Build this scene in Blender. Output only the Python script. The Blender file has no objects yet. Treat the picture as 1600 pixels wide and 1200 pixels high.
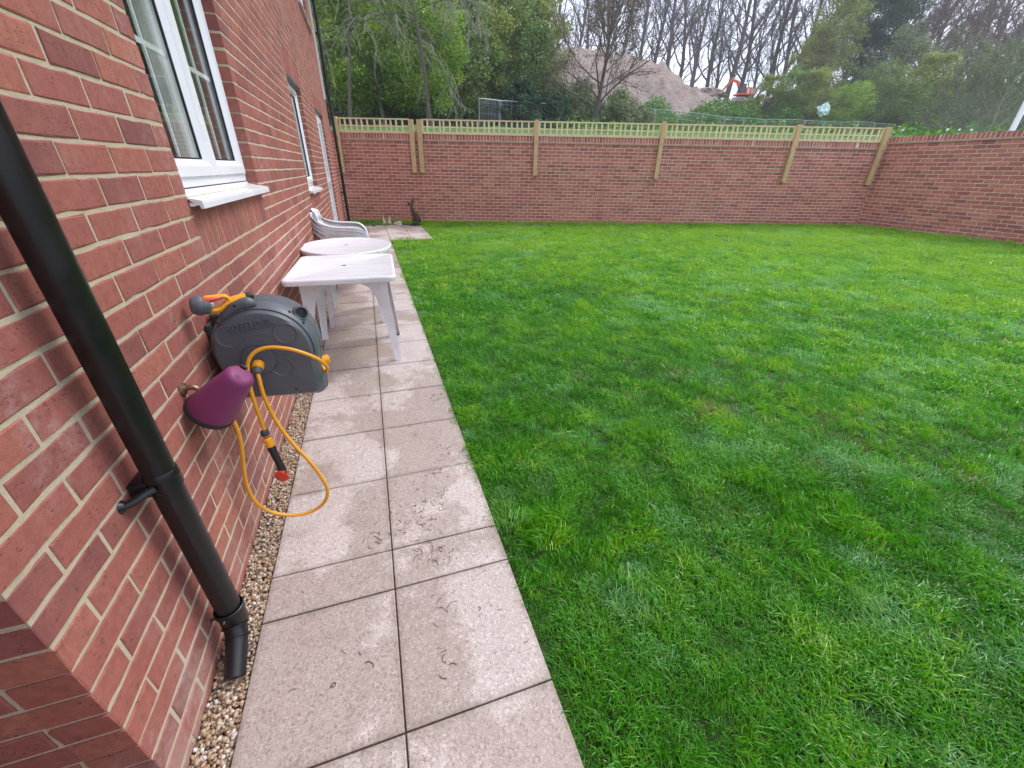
import bpy, bmesh, math, random
import numpy as np
from mathutils import Vector, Matrix, noise as mnoise

rng = np.random.default_rng(7)
random.seed(7)
SC = bpy.context.scene
COL = SC.collection
rad = math.radians

# ------------------------------------------------------------------ camera
CAM = np.array([0.65244, -0.23116, 1.6])
YAW, PITCH, ROLL, FPX = 0.323841, 0.491160, 0.019414, 627.08
def cam_axes():
    f = np.array([math.sin(YAW)*math.cos(PITCH), math.cos(YAW)*math.cos(PITCH), -math.sin(PITCH)])
    r = np.array([math.cos(YAW), -math.sin(YAW), 0.0]); u = np.cross(r, f)
    return math.cos(ROLL)*r+math.sin(ROLL)*u, -math.sin(ROLL)*r+math.cos(ROLL)*u, f
RX, UX, FX = cam_axes()
cam = bpy.data.cameras.new('camera'); cam.sensor_width = 36; cam.lens = FPX/1600*36
cam.clip_start = 0.05; cam.clip_end = 1000
camo = bpy.data.objects.new('camera', cam); COL.objects.link(camo)
m = Matrix.Identity(4)
for i in range(3):
    m[i][0] = RX[i]; m[i][1] = UX[i]; m[i][2] = -FX[i]; m[i][3] = CAM[i]
camo.matrix_world = m
SC.camera = camo

# ------------------------------------------------------------------ sky, sun, exposure
SUN_EL, SUN_AZ = rad(52), rad(72)          # azimuth measured from +Y towards +X
w = bpy.data.worlds.new('World'); SC.world = w; w.use_nodes = True
nt = w.node_tree; nt.nodes.clear()
out = nt.nodes.new('ShaderNodeOutputWorld'); bg = nt.nodes.new('ShaderNodeBackground')
sky = nt.nodes.new('ShaderNodeTexSky'); sky.sky_type = 'NISHITA'; sky.sun_disc = False
sky.sun_elevation = SUN_EL; sky.sun_rotation = SUN_AZ; sky.dust_density = 4; sky.air_density = 1.2
tc = nt.nodes.new('ShaderNodeTexCoord'); cn = nt.nodes.new('ShaderNodeTexNoise')
cn.inputs['Scale'].default_value = 2.2; cn.inputs['Detail'].default_value = 5
mp = nt.nodes.new('ShaderNodeMapping'); mp.inputs['Scale'].default_value = (1, 1, 2.6)
nt.links.new(tc.outputs['Generated'], mp.inputs['Vector']); nt.links.new(mp.outputs[0], cn.inputs['Vector'])
cr = nt.nodes.new('ShaderNodeValToRGB')
cr.color_ramp.elements[0].position = .35; cr.color_ramp.elements[0].color = (7.6, 8.3, 10.4, 1)
cr.color_ramp.elements[1].position = .7; cr.color_ramp.elements[1].color = (9.8, 10.3, 11.8, 1)
nt.links.new(cn.outputs['Fac'], cr.inputs['Fac'])
mx = nt.nodes.new('ShaderNodeMix'); mx.data_type = 'RGBA'; mx.inputs[0].default_value = .82
nt.links.new(sky.outputs[0], mx.inputs[6]); nt.links.new(cr.outputs[0], mx.inputs[7])
nt.links.new(mx.outputs[2], bg.inputs['Color']); bg.inputs['Strength'].default_value = .10
nt.links.new(bg.outputs[0], out.inputs[0])
sl = bpy.data.lights.new('sun', 'SUN'); sl.energy = 1.4; sl.angle = rad(25); sl.color = (1, .975, .945)
so = bpy.data.objects.new('sun', sl); COL.objects.link(so)
sd = Vector((math.sin(SUN_AZ)*math.cos(SUN_EL), math.cos(SUN_AZ)*math.cos(SUN_EL), math.sin(SUN_EL)))
so.rotation_euler = sd.to_track_quat('Z', 'Y').to_euler()
so.location = (0, 0, 30)
vs = SC.view_settings; vs.view_transform = 'Standard'; vs.look = 'None'; vs.gamma = 1
vs.use_curve_mapping = False; vs.exposure = 0.80

# ------------------------------------------------------------------ projection helpers (for sizes and ranking only)
def project(X):
    d = np.asarray(X)-CAM; z = d@FX
    return 800+FPX*(d@RX)/z, 600-FPX*(d@UX)/z, z
def ray(px, py): return FX+RX*(px-800)/FPX+UX*(600-py)/FPX
def on(px, py, axis, val):
    d = ray(px, py); return CAM+d*((val-CAM[axis])/d[axis])

# ------------------------------------------------------------------ materials
class NT:
    def __init__(s, name):
        s.m = bpy.data.materials.new(name); s.m.use_nodes = True; s.t = s.m.node_tree
        s.b = s.t.nodes['Principled BSDF']; s.o = s.t.nodes['Material Output']
        s.pos = None
    def n(s, typ, **kw):
        x = s.t.nodes.new(typ)
        for k, v in kw.items(): setattr(x, k, v)
        return x
    def l(s, a, b): s.t.links.new(a, b)
    def setv(s, sock, v):
        if hasattr(v, 'is_output') or isinstance(v, bpy.types.NodeSocket): s.l(v, sock)
        else: sock.default_value = v
    def position(s):
        if s.pos is None: s.pos = s.n('ShaderNodeNewGeometry')
        return s.pos.outputs['Position']
    def mapping(s, scale=(1, 1, 1), vec=None):
        x = s.n('ShaderNodeMapping'); x.inputs['Scale'].default_value = scale
        s.l(vec or s.position(), x.inputs['Vector']); return x.outputs[0]
    def noise(s, scale, detail=3, rough=.55, vec=None, out='Fac'):
        x = s.n('ShaderNodeTexNoise'); x.inputs['Scale'].default_value = scale
        x.inputs['Detail'].default_value = detail; x.inputs['Roughness'].default_value = rough
        s.l(vec or s.position(), x.inputs['Vector']); return x.outputs[out]
    def ramp(s, fac, stops):
        x = s.n('ShaderNodeValToRGB'); e = x.color_ramp.elements
        while len(e) < len(stops): e.new(.5)
        for el, (p, c) in zip(e, stops):
            el.position = p; el.color = (*c, 1) if len(c) == 3 else c
        s.l(fac, x.inputs['Fac']); return x.outputs['Color']
    def step(s, fac, a, b, lo=0., hi=1.):
        x = s.n('ShaderNodeMapRange'); x.inputs['From Min'].default_value = a; x.inputs['From Max'].default_value = b
        x.inputs['To Min'].default_value = lo; x.inputs['To Max'].default_value = hi; x.interpolation_type = 'SMOOTHSTEP'
        s.l(fac, x.inputs['Value']); return x.outputs[0]
    def mix(s, fac, a, b, mode='MIX'):
        x = s.n('ShaderNodeMix', data_type='RGBA', blend_type=mode)
        s.setv(x.inputs[0], fac)
        for sock, v in ((x.inputs[6], a), (x.inputs[7], b)):
            if isinstance(v, tuple): v = (*v, 1) if len(v) == 3 else v
            s.setv(sock, v)
        return x.outputs[2]
    def math(s, op, a, b=0.):
        x = s.n('ShaderNodeMath', operation=op); s.setv(x.inputs[0], a); s.setv(x.inputs[1], b); return x.outputs[0]
    def bump(s, h, strength=.3, dist=.01, prev=None):
        x = s.n('ShaderNodeBump'); x.inputs['Strength'].default_value = strength; x.inputs['Distance'].default_value = dist
        s.l(h, x.inputs['Height'])
        if prev is not None: s.l(prev, x.inputs['Normal'])
        s.l(x.outputs[0], s.b.inputs['Normal']); return x.outputs[0]
    def base(s, c): s.setv(s.b.inputs['Base Color'], (*c, 1) if isinstance(c, tuple) and len(c) == 3 else c)
    def rough(s, v): s.setv(s.b.inputs['Roughness'], v)

def simple(name, c, r=.5, var=.12, scale=25, bump=.1, spec=None, metal=0, bs=60):
    n = NT(name); f = n.noise(scale, 4)
    n.base(n.mix(f, tuple(x*(1-var) for x in c), tuple(min(1, x*(1+var)) for x in c)))
    n.rough(n.step(n.noise(scale*.6, 3), .3, .7, max(0.02, r-.08), min(1, r+.08)))
    if bump: n.bump(n.noise(bs, 4), bump, .004)
    if spec is not None: n.b.inputs['Specular IOR Level'].default_value = spec
    n.b.inputs['Metallic'].default_value = metal
    return n.m

def brick_mat(name, island, far=False, scale=1.0):
    n = NT(name)
    if island: r = n.position() and n.pos.outputs['Random Per Island']
    else: r = n.n('ShaderNodeObjectInfo').outputs['Random']
    c = n.ramp(r, [(0, (.20, .070, .068)), (.10, (.27, .088, .076)), (.3, (.325, .105, .083)), (.6, (.36, .118, .090)), (.85, (.395, .138, .098)), (.95, (.42, .152, .102)), (1, (.245, .095, .092))])
    big = n.noise(7, 3)
    c = n.mix(n.step(big, .35, .75, 0, .55), c, (.36, .135, .10))
    mott = n.noise(38, 5, .65)
    c = n.mix(n.step(mott, .3, .75, .0, .55), c, (.215, .062, .050))
    pit = n.noise(130, 3, .65, n.mapping((1, .6, 1.5)))
    pm = n.step(pit, .57, .68)
    pm = n.math('MULTIPLY', pm, n.step(n.noise(20, 2), .42, .62))
    c = n.mix(n.math('MULTIPLY', pm, .85), c, (.060, .025, .030))
    c = n.mix(n.math('MULTIPLY', n.step(n.noise(420, 3, .75), .60, .72), .45), c, (.45, .25, .20))
    bl = n.math('MULTIPLY', n.step(n.noise(2.6, 4, .65), .50, .72), n.step(n.noise(30, 6, .8), .40, .72))
    c = n.mix(n.math('MULTIPLY', bl, .55 if not far else .3), c, (.56, .44, .43))
    dn = n.step(n.noise(520, 2, .7), .35, .7, .86, 1.1)
    c = n.mix(1.0, c, dn, 'MULTIPLY')
    sx = n.n('ShaderNodeSeparateXYZ'); n.l(n.position(), sx.inputs[0])
    low = n.math('MULTIPLY', n.step(sx.outputs[2], .18, .50, 1, 0), n.step(n.noise(7, 6, .75), .38, .66))
    c = n.mix(n.math('MULTIPLY', low, .55), c, (.40, .30, .25))
    n.base(c); n.rough(n.step(mott, .3, .7, .62, .85))
    h = n.math('ADD', n.math('MULTIPLY', n.noise(260, 4, .7), .5), n.math('MULTIPLY', n.noise(45, 3), .8))
    h = n.math('SUBTRACT', h, n.math('MULTIPLY', pm, .9))
    n.bump(h, .55, .0022)
    n.b.inputs['Specular IOR Level'].default_value = .35
    return n.m

def mortar_mat(name, c=(.56, .47, .33)):
    n = NT(name)
    a = n.mix(n.noise(14, 5, .65), tuple(x*.78 for x in c), tuple(min(1, x*1.15) for x in c))
    a = n.mix(n.step(n.noise(900, 2), .4, .75, 0, .4), a, tuple(x*.6 for x in c))
    a = n.mix(n.step(n.noise(2.2, 3), .5, .8, 0, .35), a, (.62, .56, .48))
    n.base(a); n.rough(.92)
    h = n.math('ADD', n.noise(420, 4, .7), n.math('MULTIPLY', n.noise(60, 3), 1.2))
    n.bump(h, .8, .004); return n.m

M = {}
M['brick'] = brick_mat('house_brick', False)
M['brick_s'] = brick_mat('house_brick_field', True)
M['mortar'] = mortar_mat('sand_mortar', (.58, .49, .345))
M['mortar_far'] = mortar_mat('pale_mortar', (.82, .68, .58))
def gw_brick(name, island):
    n = NT(name)
    r = (n.position() and n.pos.outputs['Random Per Island']) if island else n.n('ShaderNodeObjectInfo').outputs['Random']
    c = n.ramp(r, [(0, (.31, .115, .095)), (.3, (.41, .152, .118)), (.7, (.48, .18, .135)), (1, (.56, .23, .165))])
    c = n.mix(n.step(n.noise(30, 4), .35, .75, 0, .3), c, (.26, .085, .068))
    c = n.mix(n.math('MULTIPLY', n.step(n.noise(1.1, 4), .55, .8), .25), c, (.5, .36, .33))
    # earth splash along the foot of the wall
    sx = n.n('ShaderNodeSeparateXYZ'); n.l(n.position(), sx.inputs[0])
    c = n.mix(n.math('MULTIPLY', n.step(sx.outputs[2], .30, .40, 1, 0), .6), c, (.50, .23, .11))
    n.base(c); n.rough(.8); n.bump(n.noise(150, 4), .4, .003); n.b.inputs['Specular IOR Level'].default_value = .3
    return n.m
M['gbrick'] = gw_brick('garden_wall_brick', False); M['gbrick_s'] = gw_brick('garden_wall_brick_field', True)

def slab_mat():
    n = NT('paving_slab')
    r = n.n('ShaderNodeObjectInfo').outputs['Random']
    def cells(sc):
        x = n.n('ShaderNodeTexVoronoi'); x.inputs['Scale'].default_value = sc; n.l(n.position(), x.inputs['Vector'])
        y = n.n('ShaderNodeSeparateColor'); n.l(x.outputs['Color'], y.inputs[0]); return y.outputs[0], y.outputs[1]
    c = n.mix(r, (.535, .45, .42), (.595, .505, .475))
    a, b = cells(150); a2, b2 = cells(330)
    c = n.mix(n.step(a, .80, .86, 0, .75), c, (.72, .66, .61))
    c = n.mix(n.step(b, .78, .86, 0, .55), c, (.27, .21, .19))
    c = n.mix(n.step(a2, .62, .8, 0, .55), c, (.66, .58, .53))
    c = n.mix(n.step(b2, .64, .84, 0, .45), c, (.31, .25, .225))
    wn = n.math('ADD', n.math('MULTIPLY', n.noise(1.7, 2), 1.0), n.math('MULTIPLY', n.noise(13, 6, .78), .42))
    wet = n.step(wn, .665, .735)
    c = n.mix(n.step(n.noise(5.2, 6, .75), .45, .72, 0, .38), c, (.38, .30, .235))
    c = n.mix(n.step(n.noise(24, 5, .75), .55, .75, 0, .35), c, (.60, .54, .50))
    g = n.n('ShaderNodeTexCoord').outputs['Generated']; sp = n.n('ShaderNodeSeparateXYZ'); n.l(g, sp.inputs[0])
    ex = n.math('MINIMUM', n.math('MINIMUM', sp.outputs[0], n.math('SUBTRACT', 1., sp.outputs[0])), n.math('MINIMUM', sp.outputs[1], n.math('SUBTRACT', 1., sp.outputs[1])))
    ed = n.step(n.math('SUBTRACT', ex, n.math('MULTIPLY', n.noise(22, 5, .75), .075)), -.040, .018, .32, 0)
    c = n.mix(ed, c, (.20, .155, .10))
    c = n.mix(n.math('MULTIPLY', wet, .85), c, n.mix(1.0, c, (.72, .67, .63), 'MULTIPLY'))
    n.base(c)
    n.rough(n.mix(wet, (.60, .60, .60), (.36, .36, .36)))
    h = n.math('ADD', n.math('MULTIPLY', a2, .5), n.math('MULTIPLY', n.noise(150, 4, .75), .9))
    n.bump(h, .7, .003); n.b.inputs['Specular IOR Level'].default_value = .55
    return n.m
M['slab'] = slab_mat()
M['bed'] = simple('joint_sand', (.12, .092, .06), .95, .3, 60, .4)
M['soil'] = simple('soil', (.030, .060, .010), .95, .4, 20, .6)
M['white'] = simple('white_upvc', (.80, .81, .84), .22, .015, 3, 0)
M['gasket'] = simple('black_gasket', (.015, .012, .02), .45, .1, 5, 0)
M['black'] = simple('black_plastic', (.0045, .004, .005), .36, .25, 30, .05)
M['blackdull'] = simple('black_rubber', (.012, .012, .013), .6, .2, 30, .1)
M['lintel'] = simple('painted_steel_lintel', (.20, .21, .22), .5, .1, 5, .02)
M['ply'] = simple('room_wall', (.45, .43, .40), .9, .04, 3, 0)

def plastic_white():
    n = NT('weathered_white_plastic')
    st = n.noise(4, 4, .6, n.mapping((1, 7, 1)))
    c = n.mix(n.step(st, .42, .70, 0, .75), (.79, .80, .84), (.62, .59, .60))
    c = n.mix(n.step(n.noise(60, 5, .7), .5, .8, 0, .35), c, (.50, .46, .44))
    n.base(c); n.rough(n.step(st, .3, .7, .28, .45)); n.bump(n.noise(90, 3), .08, .002); return n.m
M['plastic'] = plastic_white()
def reel_mat():
    n = NT('grey_reel_plastic')
    c = n.mix(n.noise(12, 4), (.078, .087, .102), (.102, .112, .128))
    c = n.mix(n.step(n.noise(420, 2), .6, .75, 0, .35), c, (.28, .30, .32))
    n.base(c); n.rough(.42); n.bump(n.noise(600, 2), .25, .0008); return n.m
M['reel'] = reel_mat()
M['reeldark'] = simple('dark_reel_plastic', (.045, .048, .055), .45, .1, 20, .05)
M['yellow'] = simple('yellow_plastic', (.83, .36, .012), .30, .06, 20, .03)
M['hose'] = simple('yellow_hose', (.72, .32, .018), .35, .10, 30, .06)
M['red'] = simple('red_plastic', (.62, .055, .03), .4, .08, 20, .03)
def purple():
    n = NT('purple_cover')
    c = n.mix(n.noise(9, 4), (.17, .022, .095), (.22, .036, .125))
    c = n.mix(n.step(n.noise(50, 5, .7), .6, .85, 0, .35), c, (.40, .22, .32))
    n.base(c); n.rough(.55); n.bump(n.noise(300, 3), .2, .001); return n.m
M['purple'] = purple()
M['red_sealant'] = simple('red_sealant', (.36, .13, .11), .8, .1, 20, .05)
M['brass'] = simple('dull_brass', (.32, .22, .15), .38, .25, 40, .15, metal=.85)
def wood_mat(name, a, b, sc=(14, 14, 1.6)):
    n = NT(name)
    oi = n.n('ShaderNodeObjectInfo').outputs['Random']
    tcx = n.n('ShaderNodeTexCoord').outputs['Object']
    f = n.noise(3.2, 5, .6, n.mapping(sc, tcx))
    c = n.mix(n.step(f, .3, .75), a, b)
    c = n.mix(n.step(n.noise(1.2, 2, .5, n.mapping((1, 1, 1))), .45, .8, 0, .15), c, (.34, .30, .15))
    c = n.mix(n.math('MULTIPLY', oi, .3), c, tuple(x*.7 for x in b))
    n.base(c); n.rough(.75); n.bump(f, .3, .003); return n.m
M['post'] = wood_mat('green_treated_timber', (.66, .47, .26), (.53, .36, .18))
M['slat'] = wood_mat('pale_lath', (.84, .70, .45), (.74, .58, .34))
M['ledge'] = simple('pale_tile_ledge', (.46, .33, .25), .85, .3, 8, .3)
def stone_mat(name, a, b, s=40):
    n = NT(name); f = n.noise(s, 5, .7); c = n.mix(n.step(f, .35, .65), a, b)
    n.base(c); n.rough(.75); n.bump(f, .4, .004); return n.m
M['stone'] = stone_mat('carved_stone', (.30, .26, .21), (.62, .56, .47), 55)
M['bronze'] = stone_mat('dark_bronze', (.022, .014, .011), (.085, .052, .034), 35)
M['darkstone'] = stone_mat('dark_stone', (.05, .05, .05), (.16, .16, .15), 40)
def pebble():
    n = NT('gravel_pebbles'); n.position(); r = n.pos.outputs['Random Per Island']
    c = n.ramp(r, [(0, (.055, .045, .045)), (.12, (.24, .14, .075)), (.3, (.42, .29, .17)), (.5, (.55, .42, .30)), (.68, (.36, .20, .10)), (.82, (.60, .52, .43)), (.93, (.72, .68, .62)), (1, (.14, .11, .10))])
    c = n.mix(n.step(n.noise(300, 3), .4, .7, 0, .35), c, (.25, .16, .10))
    n.base(c); n.rough(.34); return n.m
M['pebble'] = pebble()

def leaf_mat(name, cols, patch=.35, trans=.25, rough=.55, dark=None):
    n = NT(name); n.position(); r = n.pos.outputs['Random Per Island']
    k = len(cols)
    c = n.ramp(r, [(i/(k-1), col) for i, col in enumerate(cols)])
    c = n.mix(n.step(n.noise(patch, 3), .35, .68, 0, .6), c, cols[0])
    n.base(c); n.rough(rough)
    n.b.inputs['Specular IOR Level'].default_value = .3
    t = n.n('ShaderNodeBsdfTranslucent'); n.setv(t.inputs['Color'], n.mix(1.0, c, (1.0, 1.15, .5), 'MULTIPLY'))
    mxs = n.n('ShaderNodeMixShader'); mxs.inputs[0].default_value = trans
    n.l(n.b.outputs[0], mxs.inputs[1]); n.l(t.outputs[0], mxs.inputs[2]); n.l(mxs.outputs[0], n.o.inputs['Surface'])
    return n.m
M['leaf_bright'] = leaf_mat('fresh_green_leaves', [(0.141, 0.233, 0.043), (0.288, 0.439, 0.068), (0.497, 0.635, 0.129)])
M['leaf_mid'] = leaf_mat('mid_green_leaves', [(0.103, 0.173, 0.057), (0.206, 0.315, 0.087), (0.355, 0.458, 0.157)])
M['leaf_olive'] = leaf_mat('olive_spring_leaves', [(0.16, 0.199, 0.057), (0.32, 0.37, 0.092), (0.5, 0.525, 0.149)])
M['leaf_grey'] = leaf_mat('grey_green_leaves', [(0.113, 0.145, 0.08), (0.216, 0.256, 0.139), (0.354, 0.386, 0.229)])
M['leaf_dark'] = leaf_mat('dark_evergreen_leaves', [(0.019, 0.045, 0.022), (0.041, 0.094, 0.041), (0.085, 0.16, 0.066)])
M['leaf_teal'] = leaf_mat('blue_green_leaves', [(0.03, 0.072, 0.042), (0.063, 0.136, 0.078), (0.12, 0.224, 0.128)])
M['bud'] = leaf_mat('brown_buds', [(.10, .065, .045), (.16, .11, .07), (.13, .15, .05)])
M['scrub'] = leaf_mat('scrub_leaves', [(0.068, 0.162, 0.035), (0.117, 0.285, 0.047), (0.252, 0.38, 0.079)])
M['bark_dark'] = simple('dark_bark', (.115, .092, .085), .9, .3, 6, .4, bs=20)
M['bark_grey'] = simple('grey_bark', (.17, .155, .125), .9, .3, 6, .4, bs=20)
M['bark_pale'] = simple('pale_mossy_bark', (.26, .25, .185), .9, .3, 6, .4, bs=20)
M['bark_brown'] = simple('red_brown_twigs', (.20, .145, .125), .9, .3, 6, .4, bs=20)

def grass_mat():
    n = NT('grass_blades'); n.position()
    att = n.n('ShaderNodeAttribute'); att.attribute_type = 'INSTANCER'; att.attribute_name = 'shade'
    r = n.pos.outputs['Random Per Island']
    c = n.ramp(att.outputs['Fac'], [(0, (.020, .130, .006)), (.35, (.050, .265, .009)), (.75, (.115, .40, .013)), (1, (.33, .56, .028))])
    c = n.mix(n.step(r, .0, 1, 0, .45), c, (.13, .40, .018))
    dw = n.n('ShaderNodeAttribute'); dw.attribute_type = 'INSTANCER'; dw.attribute_name = 'painted_sheen'
    c = n.mix(n.math('MULTIPLY', dw.outputs['Fac'], n.step(r, .1, .8, .15, .75)), c, (.32, .60, .33))  # pale blue-green mix paints sky sheen into the blade colour
    c = n.mix(n.math('MULTIPLY', n.step(r, .90, .95), .6), c, (.44, .40, .17))
    c = n.mix(n.step(n.noise(1.1, 3), .42, .7, 0, .4), c, (.075, .32, .02))
    dy = n.n('ShaderNodeAttribute'); dy.attribute_type = 'INSTANCER'; dy.attribute_name = 'dry'
    c = n.mix(n.math('MULTIPLY', dy.outputs['Fac'], n.step(r, .35, .6, 0, .8)), c, (.30, .25, .11))
    n.base(c); n.rough(.34); n.b.inputs['Specular IOR Level'].default_value = .55
    t = n.n('ShaderNodeBsdfTranslucent'); n.setv(t.inputs['Color'], n.mix(1.0, c, (1.2, 1.3, .6), 'MULTIPLY'))
    mxs = n.n('ShaderNodeMixShader'); mxs.inputs[0].default_value = .36
    n.l(n.b.outputs[0], mxs.inputs[1]); n.l(t.outputs[0], mxs.inputs[2]); n.l(mxs.outputs[0], n.o.inputs['Surface'])
    return n.m
M['grass'] = grass_mat()
def ground_mat(name, stops, sc=.6):
    n = NT(name); c = n.ramp(n.noise(sc, 6, .65), stops)
    c = n.mix(n.step(n.noise(9, 5, .7), .35, .7, 0, .5), c, tuple(x*.55 for x in stops[0][1]))
    n.base(c); n.rough(.95); n.bump(n.noise(5, 6, .7), .7, .25); return n.m
M['meadow'] = ground_mat('meadow_ground', [(.3, (.055, .15, .025)), (.6, (.09, .22, .035)), (.8, (.15, .25, .06))])
M['woodfloor'] = ground_mat('leaf_litter', [(.3, (.018, .016, .010)), (.6, (.035, .03, .018)), (.8, (.03, .05, .018))])
def soilmound():
    n = NT('spoil_earth'); c = n.ramp(n.noise(.5, 7, .7), [(.3, (.30, .22, .185)), (.5, (.43, .33, .285)), (.7, (.56, .455, .40))])
    c = n.mix(n.step(n.noise(3.5, 5, .75), .52, .75, 0, .6), c, (.62, .54, .47))
    c = n.mix(n.step(n.noise(1.6, 5, .75), .55, .75, 0, .45), c, (.16, .13, .10))
    n.base(c); n.rough(.95); n.bump(n.noise(2.2, 7, .75), 1, .6); return n.m
M['mound'] = soilmound()
M['orange'] = simple('orange_machine_paint', (.72, .10, .02), .4, .1, 3, .02)
M['galv'] = simple('galvanised_steel', (.46, .50, .52), .45, .1, 5, .02, metal=.3)
M['tarp'] = simple('pale_blue_sheeting', (.66, .84, .86), .45, .2, 2, .3)
M['rooftile'] = simple('roof_tile', (.10, .05, .04), .8, .3, 12, .3)
M['curtain'] = simple('white_net_curtain', (.70, .70, .68), .8, .05, 8, .1)
M['dead'] = simple('dried_grass_bits', (.085, .060, .040), .8, .3, 60, .1)
def glass():
    n = NT('window_glass'); n.t.nodes.remove(n.b)
    tr = n.n('ShaderNodeBsdfTransparent'); tr.inputs[0].default_value = (.95, .97, .96, 1)
    gl = n.n('ShaderNodeBsdfGlossy'); gl.inputs['Roughness'].default_value = .008; gl.inputs[0].default_value = (.95, .97, 1, 1)
    lw = n.n('ShaderNodeLayerWeight'); lw.inputs['Blend'].default_value = .5
    fz = n.math('ADD', n.math('MULTIPLY', n.math('POWER', lw.outputs['Facing'], 4.4), .62), .035)
    mxs = n.n('ShaderNodeMixShader'); n.l(fz, mxs.inputs[0]); n.l(tr.outputs[0], mxs.inputs[1]); n.l(gl.outputs[0], mxs.inputs[2])
    n.l(mxs.outputs[0], n.o.inputs['Surface']); return n.m
M['glass'] = glass()

# ------------------------------------------------------------------ mesh helpers
def mesh_np(name, v, f, mat, smooth=False):
    """v (n,3); f list of face index arrays (m,3) or (m,4)"""
    me = bpy.data.meshes.new(name)
    if not isinstance(f, (list, tuple)): f = [f]
    v = np.asarray(v, np.float32); f = [np.asarray(x, np.int32) for x in f if len(x)]
    me.vertices.add(len(v)); me.vertices.foreach_set('co', v.ravel())
    loops = np.concatenate([x.ravel() for x in f]); sizes = np.concatenate([np.full(len(x), x.shape[1], np.int32) for x in f])
    me.loops.add(len(loops)); me.loops.foreach_set('vertex_index', loops)
    me.polygons.add(len(sizes)); starts = np.concatenate([[0], np.cumsum(sizes)[:-1]]).astype(np.int32)
    me.polygons.foreach_set('loop_start', starts); me.polygons.foreach_set('loop_total', sizes)
    me.polygons.foreach_set('use_smooth', np.full(len(sizes), bool(smooth)))
    me.update(calc_edges=True); me.validate()
    if mat: me.materials.append(mat)
    return me
def link(name, data, parent=None, loc=None, rotz=None):
    o = bpy.data.objects.new(name, data); COL.objects.link(o)
    if parent is not None: o.parent = parent
    if loc is not None: o.location = loc
    if rotz is not None: o.rotation_euler = (0, 0, rotz)
    return o
def tag(o, label=None, cat=None, group=None, kind=None):
    if label: o['label'] = label
    if cat: o['category'] = cat
    if group: o['group'] = group
    if kind: o['kind'] = kind
    return o
def thing(name, label, cat, loc=(0, 0, 0), rotz=0, group=None):
    return tag(link(name, None, None, loc, rotz), label, cat, group)
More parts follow.
